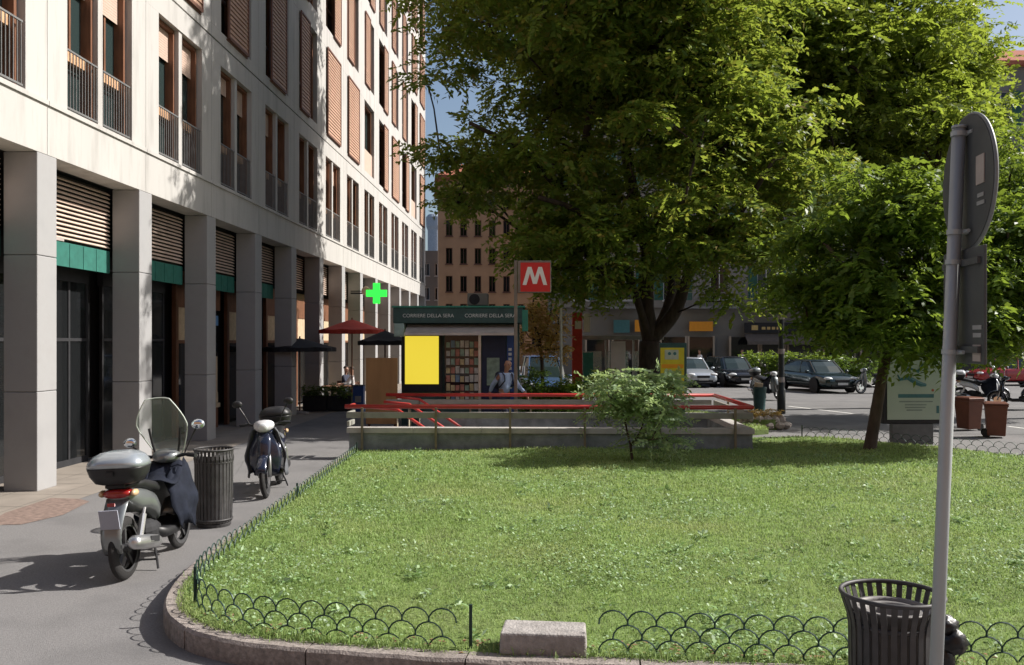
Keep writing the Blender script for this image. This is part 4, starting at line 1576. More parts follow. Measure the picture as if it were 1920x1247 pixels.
# ================================================================== STREET ADVERTS, SHELTER
ca = 25.2
x, y = D(1237, ca)
t = thing("advert_stand", "yellow advert stand with dark edge between the tree trunk and the silver car", "advert stand", (x, y, 0), PSI)
aw_ = (1288 - 1237) / F_PX * ca
b = MB(); b.box(0, aw_, 0, .14, ZZ(748, ca), ZZ(643, ca)); o = b.build("case", m_kgreen, t, bevel=.02)
b = MB(); b.box(.02, aw_ - .08, -.012, -.002, ZZ(741, ca), ZZ(652, ca)); o2 = b.build("poster", m_yad, o)
b = MB(); b.box(.14, aw_ - .24, -.018, -.0125, ZZ(674, ca), ZZ(656, ca)); b.build("white_field", M("poster_cream", (.45, .47, .40), .6), o2)
for u in (.27, .42):
    b = MB(); b.lathe([(.045, -.006), (.045, 0)], 14, (u, -.018, ZZ(663, ca)), 'y'); b.build("blue_dot", m_teal, o2)
b = MB(); b.box(.12, aw_ - .16, -.018, -.0125, ZZ(722, ca), ZZ(695, ca)); b.build("green_field", M("poster_green", (.28, .36, .14), .6), o2)
b = MB(); b.box(.05, aw_ - .10, -.018, -.0125, ZZ(690, ca), ZZ(683, ca)); b.build("orange_strip", m_orange, o2)
b = MB(); b.lathe([(.11, -.006), (.11, 0)], 18, (.42, -.02, ZZ(708, ca)), 'y'); b.build("round_mark", m_ink, o2)
for u in (.04, aw_ - .14):
    b = MB(); b.box(u, u + .10, .03, .11, 0, ZZ(748, ca)); b.build("leg", m_kgreen, t)

cbz = 19.9
x, y = D(1655, cbz)
t = thing("billboard", "pale green street billboard on a grey pedestal behind the leaning tree", "billboard", (x, y, 0), PSI + R(2))
q = cbz / F_PX
BW = 115 * q
b = MB(); b.box(0, BW, 0, .22, ZZ(795, cbz), 2.55); o = b.build("case", m_blkm, t, bevel=.03)
b = MB(); b.box(.10, BW - .03, -.012, -.002, ZZ(787, cbz), 2.47); po = b.build("poster", m_pale, o)
gq = random.Random(17)
def sq(pts, r, m, nm):
    b = MB(); b.tube([(u, -.016, v) for u, v in pts], r, 4); b.build(nm, m, po)
zc_ = lambda v: ZZ(v, cbz)
px_ = lambda u: (u - 1655) * q
sq([(px_(1683), zc_(703)), (px_(1688), zc_(712)), (px_(1702), zc_(708)), (px_(1716), zc_(716)), (px_(1728), zc_(721)), (px_(1737), zc_(722))], [.015, .03, .05, .06, .05, .03], m_teal, "ink_swash")
sq([(px_(1690), zc_(699)), (px_(1705), zc_(690)), (px_(1722), zc_(697)), (px_(1732), zc_(683))], [.01, .025, .035, .02], m_teal, "ink_swash")
b = MB(); b.box(px_(1684), px_(1752), -.016, -.0125, zc_(746), zc_(739)); b.build("teal_strip", m_teal, po)
for v, u0, u1 in ((752, 1686, 1750), (758, 1697, 1738), (763, 1697, 1736), (768, 1700, 1730)):
    b = MB(); b.box(px_(u0), px_(u1), -.016, -.0125, zc_(v + 2.2), zc_(v)); b.build("text_line", m_ink, po)
b = MB(); b.box(px_(1757), px_(1762), -.016, -.0125, zc_(775), zc_(761)); b.build("small_mark", m_teal, po)
b = MB(); b.lathe([(.03, -.004), (.03, 0)], 12, (px_(1750), -.0125, zc_(732)), 'y'); b.build("red_dot", m_terra, po)
b = MB(); b.box(px_(1675), px_(1753), .02, .2, 0, ZZ(795, cbz) - .004)
b.build("pedestal", M("dark_pedestal", (.12, .125, .13), .8), t, bevel=.01)

# tram shelter
cs = 31.0
q = cs / F_PX
x, y = D(1085, cs)
t = thing("tram_shelter", "glass tram shelter with flat brown roof left of the big tree trunk", "shelter", (x, y, 0), PSI)
W_ = (1245 - 1088) * q
b = MB(); b.box(0, W_, -.3, 1.1, ZZ(637, cs), ZZ(629, cs)); b.build("roof", m_beam, t, bevel=.02)
for u in (.05, W_ * .36, W_ * .7, W_ - .05):
    b = MB(); b.box(u - .03, u + .03, .95, 1.01, 0, ZZ(637, cs) - .003); b.build("post", m_palep, t)
for i in range(3):
    u0 = .08 + i * W_ * .33
    b = MB(); b.box(u0 + .05, u0 + W_ * .28, .97, .985, .3, 1.95); b.build("glass_panel", m_screen, t)
b = MB(); b.box(W_ * .42, W_ * .60, .92, .96, .4, 2.3); b.build("timetable", m_mwh, t)
b = MB(); b.box(W_ * .08, W_ * .2, .90, .94, .5, 1.9); b.build("green_poster", m_kgl, t)
b = MB(); b.box(.3, W_ - .5, .5, .85, .42, .47); b.box(.5, .56, .65, .7, 0, .417); b.box(W_ - .8, W_ - .74, .65, .7, 0, .417); b.build("bench", m_blkm, t)
x, y = D(1082, 30.2)
q = 30.2 / F_PX
t = thing("red_totem", "red stop totem with white plates at the left end of the tram shelter", "totem", (x, y, 0), PSI)
b = MB(); b.box(-.17, .17, -.08, .08, 0, ZZ(586, 30.2)); o = b.build("column", m_reds, t, bevel=.01)
b = MB(); b.box(-.08, .14, -.09, -.082, ZZ(617, 30.2), ZZ(602, 30.2)); b.build("plate", m_mwh, o)
b = MB(); b.box(.22, .44, -.02, .02, ZZ(623, 30.2), ZZ(588, 30.2)); b.build("side_flag", m_mwh, t)

# ================================================================== STREET BINS, PLANTER
x, y = G(1424, 771)
t = thing("street_bin", "dark green street litter bin with rubbish on top left of the lamp post", "litter bin", (x, y, 0))
b = MB(); b.lathe([(.17, .03), (.18, .1), (.22, .72), (.235, .74), (.235, .80), (.2, .8), (.19, .6)], 20, cap=False); b.build("body", m_kgreen, t, smooth=True)
b = MB(); b.lathe([(.14, 0), (.14, .04)], 16); b.build("base", m_blkm, t)
b = MB(); b.obox((-.03, 0, .86), (.22, .2, .16), (.2, .1, .3)); b.build("rubbish", m_cream, t, bevel=.02)
for i, (p0, h0, w0, lb) in enumerate((((1816, 807), .86, .46, "brown wheeled bin just right of the sign post"), ((1867, 820), .84, .48, "brown wheeled bin farthest right at the street edge"))):
    x, y = G(*p0)
    t = thing("wheelie_bin", lb, "wheeled bin", (x, y, 0), R((18, -22)[i]), "brown wheeled bins")
    b = MB()
    w2 = w0 / 2
    def rc_(z, a_, c_):
        return [(-a_, -c_, z), (a_, -c_, z), (a_, c_, z), (-a_, c_, z)]
    b.loft([rc_(.05, w2 * .80, .20), rc_(.5, w2 * .9, .235), rc_(h0 - .10, w2 * .98, .26), rc_(h0 - .09, w2 * 1.06, .285), rc_(h0 - .05, w2 * 1.06, .285)])
    b.build("body", m_binbr, t, bevel=.02)
    b = MB(); b.loft([rc_(h0 - .045, w2 * 1.1, .30), rc_(h0 - .02, w2 * 1.1, .30), rc_(h0 + .01, w2 * .85, .22)]); b.build("lid", m_binbr, t, bevel=.012)
    sx = (1, -1)[i]
    for s in (-1, 1):
        b = MB(); b.lathe([(.03, -.025), (.095, -.025), (.1, 0), (.095, .025), (.03, .025)], 18, (sx * (w2 * .80 + .02), s * .17, .1), 'y'); b.build("wheel", m_tyre, t)
x, y = G(1437, 806)
t = thing("stone_planter", "low planter of rough stones with sparse plants at the lawn's far corner", "planter", (x, y + .35, 0))
g_ = random.Random(6)
b = MB()
for i in range(26):
    a = 2 * math.pi * i / 13
    r_ = .55 if i < 13 else .42
    o_ = len(b.v)
    b.ell((r_ * math.cos(a) * 1.1, r_ * math.sin(a) * .7, .10 + (.15 if i >= 13 else 0)), (g_.uniform(.11, .16), g_.uniform(.1, .15), g_.uniform(.08, .12)), 7, 5)
    b.v[o_:] = [(p[0] + g_.uniform(-.02, .02), p[1] + g_.uniform(-.02, .02), p[2] + g_.uniform(-.02, .02)) for p in b.v[o_:]]
b.build("stones", m_stone, t)
b = MB(); b.lathe([(.45, .0), (.45, .26), (.1, .3)], 16); b.build("earth", m_soil, t)
C = np.stack([rng.uniform(-.4, .4, 34), rng.uniform(-.22, .22, 34), rng.uniform(.28, .42, 34)], 1)
ob("plants", leaves("plants", C, .1, 5, 6, .16, .07, .03, lf_dry, .8, .3, seed=77), t)

# ================================================================== SCOOTERS
m_rimd = M('dark_wheel_rim', (.12, .12, .125), .4, .6, var=.1)
def wheel(root, name, x, r, tw, spokes=5):
    b = MB()
    prof = []
    for k in range(13):
        a = math.pi * (-.05 + 1.1 * k / 12)
        prof.append((r - tw * .95 + math.sin(a) * tw * .95, -math.cos(a) * tw * .62))
    b.lathe(prof, 28, (x, 0, r), 'y', cap=False)
    o = b.build(name, m_tyre, root, smooth=True)
    rm = MB()
    ri = r - tw * .9
    rm.lathe([(ri - .035, -.035), (ri + .005, -.04), (ri + .005, .04), (ri - .035, .035), (ri - .045, 0)], 28, (x, 0, r), 'y', cap=False)
    rm.lathe([(.001, -.05), (.05, -.05), (.05, .05), (.001, .05)], 14, (x, 0, r), 'y')
    for k in range(spokes):
        a = 2 * math.pi * k / spokes + .3
        c = (x + math.cos(a) * ri * .52, 0, r + math.sin(a) * ri * .52)
        rm.obox(c, (ri * .95, .03, .035), (0, -a, 0))
    rm.build("rim", m_rimd, o, smooth=False)
    dk = MB(); dk.lathe([(.05, .052), (.12, .052), (.12, .057), (.05, .057)], 20, (x, 0, r), 'y'); dk.build("brake_disc", m_chrome, o)
    return o

def scooter(label, loc, rz, paint, topbox=None, screen=True, apron=False, lid=None, lean=0., steer=0., group="motor scooters", cowl=None, ldrop=0.):
    t = thing("motor_scooter", label, "motor scooter", loc, rz, group)
    t.rotation_euler = (lean, 0, rz)
    r = .305
    wheel(t, "rear_wheel", -.67, r, .072)
    wheel(t, "front_wheel", .67, r, .06)
    # rear bodywork
    b = MB()
    sec = [(-.79, .835, .05, .03), (-.76, .83, .10, .065), (-.68, .80, .145, .10), (-.56, .755, .165, .13), (-.40, .725, .175, .12), (-.24, .67, .165, .12), (-.12, .59, .14, .11), (-.05, .52, .10, .07)]
    b.loft([ringx(x, 0, z, ry, rz_, 18, 2.6) for x, z, ry, rz_ in sec])
    body = b.build("rear_body", paint, t, smooth=True)
    b = MB()
    sec = [(-.78, .905, .10, .02), (-.7, .915, .14, .04), (-.5, .90, .16, .055), (-.3, .85, .165, .06), (-.08, .80, .13, .06), (-.02, .79, .09, .04)]
    b.loft([ringx(x, 0, z, ry, rz_, 16, 2.8) for x, z, ry, rz_ in sec])
    b.build("seat", m_blk, t, smooth=True)
    # tail lamp, plate, mudguard
    b = MB(); b.loft([ringx(-.815, 0, .845, .07, .022, 14), ringx(-.80, 0, .845, .125, .042, 14), ringx(-.72, 0, .845, .15, .048, 14)]); b.build("tail_light", m_red, t, smooth=True)
    for s in (-1, 1):
        b = MB(); b.ell((-.735, s * .155, .845), (.07, .03, .035), 10, 6); b.build("indicator", m_amber, t, smooth=True)
    b = MB()
    rows = []
    for k in range(8):
        u = k / 7
        x = -.74 - .19 * math.sin(u * 2.2) - .02
        rows.append([(x, y, .80 - .50 * u) for y in (-.11 + .02 * u, -.05, .05, .11 - .02 * u)])
    b.grid(rows)
    mg = b.build("mudguard", paint, t, smooth=True, solid=.012)
    b = MB(); b.obox((-.958, 0, .63), (.012, .18, .185), (0, R(-12), 0)); b.build("number_plate", m_plate, mg)
    b = MB(); b.box(-.915, -.90, -.035, .035, .745, .775); b.build("reflector", m_red, mg)
    # engine, swing arm, exhaust
    b = MB()
    b.loft([ringx(x, cy, z, ry, rz_, 12) for x, cy, z, ry, rz_ in ((-.75, .13, .32, .05, .07), (-.5, .12, .33, .06, .10), (-.25, .09, .36, .10, .12), (-.05, .02, .36, .12, .11), (.02, 0, .36, .08, .07))])
    b.ell((-.3, -.06, .40), (.17, .11, .11), 12, 8)
    b.obox((-.42, -.12, .33), (.52, .04, .06), (0, .05, 0))
    b.build("engine", m_blkm, t, smooth=False)
    for s in (-1, 1):
        b = MB(); b.tube([(-.66, s * .135, .34), (-.50, s * .135, .66)], .018, 8)
        b.tube([(-.645, s * .135, .37), (-.53, s * .135, .60)], .032, 10); b.build("shock_absorber", m_alu, t)
    b = MB()
    b.tube([(-.08, -.10, .28), (-.22, -.155, .27), (-.34, -.165, .29)], .022, 8)
    b.tube([(-.34, -.165, .29), (-.38, -.185, .30), (-.62, -.195, .345), (-.90, -.20, .40), (-.94, -.20, .41)], [.03, .062, .072, .066, .045], 14)
    b.build("exhaust", m_alu, t, smooth=True)
    b = MB(); b.obox((-.58, -.262, .365), (.20, .008, .055), (0, R(10), 0)); b.build("exhaust_guard", m_blkm, t)
    # footboard
    b = MB()
    b.loft([ringx(x, 0, z, ry, rz_, 14, 4) for x, z, ry, rz_ in ((-.20, .36, .14, .06), (-.05, .32, .19, .06), (.22, .31, .195, .055), (.36, .36, .18, .06))])
    b.build("footboard", m_blk, t, smooth=True)
    # front shield
    b = MB()
    rows = []
    for k in range(9):
        u = k / 8
        z = .32 + .66 * u
        hw = (.17 + .09 * math.sin(math.pi * min(1, u * 1.05)) - .05 * u)
        xc = .50 - .02 * u - .14 * max(0, u - .6)
        rows.append([(xc + .055 * (1 - (j / 5 - 1) ** 2) + (0.02 if k > 1 else 0), hw * (j / 5 - 1), z) for j in range(11)])
    b.grid(rows)
    sh = b.build("front_shield", paint, t, smooth=True, solid=.03)
    b = MB()
    b.loft([ringz(z, x, 0, rx, ry, 14) for z, x, rx, ry in ((.42, .58, .04, .06), (.62, .60, .05, .09), (.82, .545, .05, .11), (.95, .48, .04, .08))])
    b.build("nose", paint, sh, smooth=True)
    # fork, fender
    b = MB()
    for s in (-1, 1):
        b.tube([(.67, s * .075, .305), (.60, s * .075, .55), (.55, s * .06, .72)], .022, 8)
    b.build("fork", m_alu, t, smooth=True)
    b = MB()
    rows = []
    for k in range(9):
        a = R(20 + 135 * k / 8)
        rr_ = r + .035
        rows.append([(.67 + math.cos(a) * rr_, y, r + math.sin(a) * rr_ - abs(y) * .35) for y in (-.075, -.045, 0, .045, .075)])
    b.grid(rows)
    b.build("front_fender", paint, t, smooth=True, solid=.01)
    # handlebar
    cp = cowl or paint
    b = MB()
    b.loft([ringx(x, 0, z, ry, rz_, 16, 2.3) for x, z, ry, rz_ in ((.30, 1.04, .07, .04), (.36, 1.05, .13, .065), (.44, 1.05, .155, .085), (.52, 1.035, .12, .085), (.57, 1.02, .06, .05))])
    hc = b.build("handlebar_cowl", cp, t, smooth=True)
    b = MB(); b.ell((.545, 0, 1.03), (.05, .085, .068), 16, 10); b.build("headlamp", m_lens, hc, smooth=True)
    for s in (-1, 1):
        b = MB()
        b.tube([(.40, s * .14, 1.05), (.35, s * .24, 1.07), (.30, s * .36, 1.06)], .018, 8)
        b.tube([(.335, s * .27, 1.07), (.30, s * .37, 1.06)], .024, 10)
        b.tube([(.36, s * .20, 1.08), (.40, s * .30, 1.075), (.40, s * .37, 1.07)], .007, 6)
        b.build("handlebar", m_blk, t)
    for s in (-1, 1):
        dz = ldrop if s > 0 else 0.
        m_ = MB(); m_.tube([(.38, s * .22, 1.08), (.41, s * .28, 1.22 - dz * .6), (.40, s * .35, 1.34 - dz)], .008, 6)
        o = m_.build("mirror_stalk", m_blk, t)
        m_ = MB(); m_.ell((.40, s * .375, 1.385 - dz), (.03, .075, .055), 12, 8); o2 = m_.build("mirror", m_silvl if screen else m_blk, o, smooth=True)
        m_ = MB(); m_.ell((.383, s * .375, 1.385 - dz), (.02, .066, .047), 12, 6); m_.build("mirror_glass", m_mirror, o2, smooth=True)
    if screen:
        b = MB()
        rows, outline = [], []
        for k in range(10):
            u = k / 9
            z = 1.06 + .62 * u
            x = .58 - .22 * u - .05 * u * u
            hw = .13 + .145 * min(1, u * 2.0) ** .8
            if u > .55:
                hw *= 1 - .52 * ((u - .55) / .45) ** 1.5
            rows.append([(x - .10 * (j / 5 - 1) ** 2 * hw / .29, hw * (j / 5 - 1), z + .015 * (1 - (j / 5 - 1) ** 2)) for j in range(11)])
        b.grid(rows)
        ws = b.build("windscreen", m_screen, t, smooth=True)
        ed = [r_[0] for r_ in rows] + rows[-1][1:-1] + [r_[-1] for r_ in rows][::-1]
        b = MB(); b.tube(ed, .0065, 6); b.build("edge_trim", m_rim, ws, smooth=True)
        for s in (-1, 1):
            b = MB()
            b.tube([(.45, s * .12, 1.06), (.44, s * .15, 1.2), (.42, s * .17, 1.36)], .014, 8)
            b.build("screen_bracket", m_blk, ws)
    if topbox:
        lid = lid or paint
        b = MB()
        def rr2(z, hx, hy, cx=-.70):
            return ringz(z, cx, 0, hx, hy, 24, 3.2)
        w_ = topbox
        b.loft([rr2(.935, .13, .15), rr2(.95, .155, w_ * .76), rr2(1.02, .19, w_ * .93), rr2(1.085, .205, w_), rr2(1.10, .207, w_ * 1.01)])
        tb_ = b.build("top_box", m_blk, t, smooth=True)
        b = MB()
        b.loft([rr2(1.102, .208, w_ * 1.02), rr2(1.15, .20, w_ * .98), rr2(1.20, .172, w_ * .84, -.685), rr2(1.235, .12, w_ * .6, -.67), rr2(1.25, .05, w_ * .28, -.66)])
        b.build("lid", lid, tb_, smooth=True)
        b = MB()
        b.obox((-.912, 0, 1.045), (.012, .07, .05), (0, 0, 0))
        b.build("latch", m_blk, tb_)
        b = MB(); b.box(-.82, -.5, -.09, .09, .905, .932); b.build("rack", m_blkm, t)
    if apron:
        for s in (-1, 1):
            b = MB()
            rows = []
            for k in range(10):
                u = k / 9
                z = 1.03 - .72 * u
                rows.append([])
                for j in range(9):
                    v = j / 8
                    x = .50 - .02 * u - v * (.40 + .10 * math.sin(u * 3)) * (1 - .35 * u * u)
                    y = s * (.16 + .13 * math.sin(min(1, u * 1.3) * math.pi * .55) - .05 * v + .022 * math.sin(9 * v + 4 * u) * (u + .2) + .012 * math.sin(13 * u + 5 * v))
                    rows[-1].append((x, y, z - .20 * v * (1 - u) - .03 * math.sin(v * 7)))
            b.grid(rows)
            b.build("leg_apron", apron, t, smooth=True, solid=.012)
        b = MB()
        rows = []
        for k in range(9):
            u = k / 8
            rows.append([(.44 - .58 * u, .17 * (j / 4 - 1) * (1 + .35 * math.sin(u * 3)), 1.04 - .13 * u - .10 * math.sin(u * 3.1) - .05 * abs(j / 4 - 1) + .015 * math.sin(8 * u + j)) for j in range(9)])
        b.grid(rows)
        b.build("lap_cover", apron, t, smooth=True, solid=.012)
    b = MB()
    for s in (-1, 1):
        b.tube([(-.22, s * .09, .30), (-.30, s * .15, .10), (-.33, s * .17, .012)], .012, 6)
    b.tube([(-.30, -.14, .1), (-.30, .14, .1)], .01, 6)
    b.build("stand", m_blkm, t)
    return t

# silver scooter, seen from behind
xr, yr = G(236, 1087); xf, yf = G(338, 1026)
ang = math.atan2(yf - yr, xf - xr)
scooter("silver scooter with tall windscreen and big silver top box, seen from behind", ((xr + xf) / 2, (yr + yf) / 2, 0), ang, m_silver, topbox=.275, screen=True, apron=m_apron, lid=m_silvl, lean=R(-3), ldrop=.17)
# black scooter, facing the camera
xr, yr = G(528, 904); xf, yf = G(496, 938)
ang = math.atan2(yf - yr, xf - xr)
m_navyp = M("navy_paint", (.02, .025, .05), .25, .3, var=.05, coat=1)
m_greycl = M("grey_apron", (.11, .115, .13), .6, var=.2, bump=.4, bscale=9)
scooter("black scooter with white headlamp cowl and black top box facing the camera", ((xr + xf) / 2, (yr + yf) / 2, 0), ang, m_navyp, topbox=.25, screen=False, apron=m_greycl, lid=m_blk, lean=R(4), cowl=M("white_cowl", (.6, .6, .62), .3, var=.05))
# street scooters
m_whitep = M("white_paint", (.62, .63, .66), .25, .1, var=.05, coat=1)
m_greyp = M("grey_paint", (.16, .18, .19), .3, .3, var=.05, coat=.8)
x, y = G(1440, 749)
scooter("pale scooter parked nose on beside the lamp post and street bin", (x, y, 0), R(-65), m_greyp, topbox=.22, screen=False, apron=m_apron, lean=R(5), cowl=m_whitep)
x, y = G(1638, 738)
scooter("grey scooter parked between the dark saloon and the leaning tree trunk", (x, y, 0), R(200), m_greyp, topbox=None, screen=False, lean=R(5))
x, y = G(1838, 757)
scooter("white scooter with tall shining windscreen beyond the brown wheeled bins", (x, y, 0), R(-20), m_whitep, topbox=.24, screen=True, apron=m_apron, lean=R(6))
x, y = G(1912, 768)
scooter("dark scooter cut off by the right edge of the picture", (x, y, 0), R(160), m_navyp, topbox=.24, screen=False, lid=m_whitep, lean=R(6))

# ================================================================== CARS
def car(label, loc, rz, paint, L=4.3, W=1.78, H=1.46, wagon=False):
    t = thing("parked_car", label, "car", loc, rz, "cars parked along the street")
    h2 = W / 2
    bel = .92
    # stations x, z_low, z_belt, half width, top crown z
    st = [(-L / 2, .42, .72, h2 * .80, .74), (-L / 2 + .06, .30, .84, h2 * .90, .87), (-L / 2 + .5, .22, bel + .04, h2 * .98, bel + .07), (-L / 2 + 1.2, .20, bel + .02, h2, bel + .04), (-.2, .20, bel, h2, bel + .02), (L / 2 - 1.5, .20, bel - .02, h2, bel + .02), (L / 2 - 1.1, .20, bel - .05, h2 * .99, bel + .02), (L / 2 - .6, .20, bel - .14, h2 * .97, bel - .05), (L / 2 - .22, .22, .70, h2 * .90, .77), (L / 2 - .05, .26, .62, h2 * .80, .66), (L / 2, .34, .56, h2 * .70, .58)]
    b = MB()
    rings = []
    for x, zl, zb, hw, zt in st:
        zm = (zl + zb) / 2
        rings.append([(x, -hw * .90, zl), (x, -hw, zl + .12), (x, -hw * 1.0, zm + .04), (x, -hw * .96, zb - .03), (x, -hw * .86, zb + (zt - zb) * .5), (x, -hw * .4, zt), (x, hw * .4, zt), (x, hw * .86, zb + (zt - zb) * .5), (x, hw * .96, zb - .03), (x, hw, zm + .04), (x, hw * .9 + hw * .1, zl + .12), (x, hw * .90, zl)])
    b.loft(rings)
    body = b.build("body", paint, t, smooth=True, sub=1)
    # greenhouse
    xr0, xf0 = (-L / 2 + (.12 if wagon else .45)), L / 2 - 1.08
    xr1, xf1 = (-L / 2 + (.42 if wagon else .95)), L / 2 - 1.80
    def gh(z, xa, xb, hw):
        return [(xa, -hw * .8, z), (xa + .12, -hw, z), ((xa + xb) / 2, -hw * 1.02, z), (xb - .18, -hw * .98, z), (xb, -hw * .72, z), (xb + .07, 0, z), (xb, hw * .72, z), (xb - .18, hw * .98, z), ((xa + xb) / 2, hw * 1.02, z), (xa + .12, hw, z), (xa, hw * .8, z), (xa - .03, 0, z)]
    b = MB()
    b.loft([gh(bel - .06, xr0, xf0, h2 * .90), gh((bel + H) / 2 - .02, (xr0 * .5 + xr1 * .5), (xf0 * .5 + xf1 * .5), h2 * .84), gh(H - .07, xr1, xf1, h2 * .74)])
    b.build("windows", m_glass, t, smooth=False)
    b = MB()
    b.loft([gh(H - .075, xr1 - .03, xf1 + .03, h2 * .76), gh(H - .025, xr1 + .06, xf1 - .10, h2 * .70), gh(H, xr1 + .35, xf1 - .4, h2 * .48)])
    b.build("roof", paint, t, smooth=True)
    for s in (-1, 1):
        b = MB()
        b.tube([(xf0 - .02, s * h2 * .74, bel - .04), (xf1, s * h2 * .62, H - .06)], .032, 6)
        b.tube([(.05 if not wagon else -.1, s * h2 * .91, bel - .04), (-.02, s * h2 * .74, H - .06)], .035, 6)
        b.tube([(xr0 + .08, s * h2 * .86, bel - .04), (xr1 + .03, s * h2 * .70, H - .06)], .05, 6)
        b.build("pillars", paint, t)
    # wheels
    for sx in (-L / 2 + .82, L / 2 - .86):
        for s in (-1, 1):
            b = MB()
            b.lathe([(.20, -.10), (.29, -.10), (.315, -.07), (.315, .07), (.29, .10), (.20, .10)], 24, (sx, s * (h2 - .10), .315), 'y')
            o = b.build("wheel", m_tyre, t)
            b = MB()
            b.lathe([(.02, .06), (.19, .085), (.205, .105), (.20, .02)] if s > 0 else [(.02, -.06), (.19, -.085), (.205, -.105), (.20, -.02)], 20, (sx, s * (h2 - .10), .315), 'y', cap=False)
            for k in range(5):
                a = 2 * math.pi * k / 5
                b.obox((sx + .11 * math.cos(a), s * (h2 - .005), .315 + .11 * math.sin(a)), (.19, .025, .045), (0, -a, 0))
            b.build("rim", m_alu, o)
            b = MB()
            b.lathe([(.30, 0), (.375, 0), (.375, .012), (.30, .012)], 24, (sx, s * (h2 + .004) - .006, .335), 'y')
            b.build("wheel_arch", m_blkm, t)
    for s in (-1, 1):
        b = MB(); b.ell((L / 2 - .16, s * h2 * .66, .665), (.17, .20, .075), 12, 8); b.build("headlight", m_lens, t, smooth=True)
        b = MB(); b.ell((-L / 2 + .09, s * h2 * .72, .80), (.08, .13, .08), 10, 6); b.build("tail_light", m_red, t, smooth=True)
        b = MB(); b.ell((L / 2 - 1.35, s * (h2 + .06), bel + .03), (.06, .10, .065), 10, 6); b.build("wing_mirror", paint, t, smooth=True)
    b = MB(); b.obox((L / 2 - .01, 0, .56), (.05, h2 * .75, .12), (0, 0, 0)); gr = b.build("grille", m_blkm, t, bevel=.02)
    b = MB(); b.obox((L / 2 + .0, 0, .34), (.06, h2 * 1.15, .11), (0, 0, 0)); b.build("air_intake", m_blkm, t, bevel=.02)
    b = MB(); b.obox((L / 2 + .03, 0, .43), (.02, .48, .10), (0, 0, 0)); b.build("number_plate", m_platew, t)
    b = MB(); b.box(-L / 2 + .4, L / 2 - .4, -h2 * .85, h2 * .85, .17, .24); b.build("underbody", m_blkm, t)
    return t
m_csil = M("silver_car_paint", (.46, .50, .55), .3, .5, var=.03, coat=1)
m_cblk = M("black_car_paint", (.012, .014, .02), .18, .2, var=.05, coat=1)
m_cdrk = M("dark_teal_car_paint", (.012, .03, .034), .18, .3, var=.05, coat=1)
m_cred = M("red_car_paint", (.35, .02, .02), .25, .1, var=.05, coat=1)
m_cblu = M("blue_car_paint", (.05, .11, .24), .3, .4, var=.05, coat=1)
def carpos(px_, py_, fwd):
    return G(px_, py_)
x, y = D(1296, 46.0); car("silver hatchback with its nose showing right of the yellow advert stand", (x, y, 0), R(-82), m_csil, 4.0, 1.72, 1.48, True)
x, y = D(1371, 46.5); car("black car between the silver hatchback and the lamp post", (x, y, 0), R(-83), m_cblk, 4.4, 1.84, 1.52, True)
x, y = D(1530, 41.5); car("dark teal saloon right of the lamp post in front of the hedge", (x, y, 0), R(-78), m_cdrk, 4.6, 1.84, 1.46)
x, y = D(1893, 47.0); car("red car far off at the right edge behind the scooters", (x, y, 0), R(185), m_cred, 4.2, 1.75, 1.5)
x, y = D(1018, 35.5); car("blue car behind the shrubs, between metro sign pole and thin pale pole", (x, y, 0), R(-85), m_cblu, 4.3, 1.8, 1.75, True)

# ================================================================== PEOPLE
def skin_mesh(name, pts, edges, mat, parent, sub=2, root=0):
    """pts: list of (x,y,z,r) ; grown with a skin modifier into one continuous surface"""
    me = bpy.data.meshes.new(name)
    me.from_pydata([p[:3] for p in pts], edges, [])
    me.materials.append(mat)
    o = ob(name, me, parent)
    md = o.modifiers.new('skin', 'SKIN')
    md.use_smooth_shade = True
    sv = me.skin_vertices[0].data
    for i, p in enumerate(pts):
        r = p[3]
        sv[i].radius = r if isinstance(r, tuple) else (r, r)
        sv[i].use_root = (i == root)
    s = o.modifiers.new('sub', 'SUBSURF')
    s.levels = s.render_levels = sub
    return o

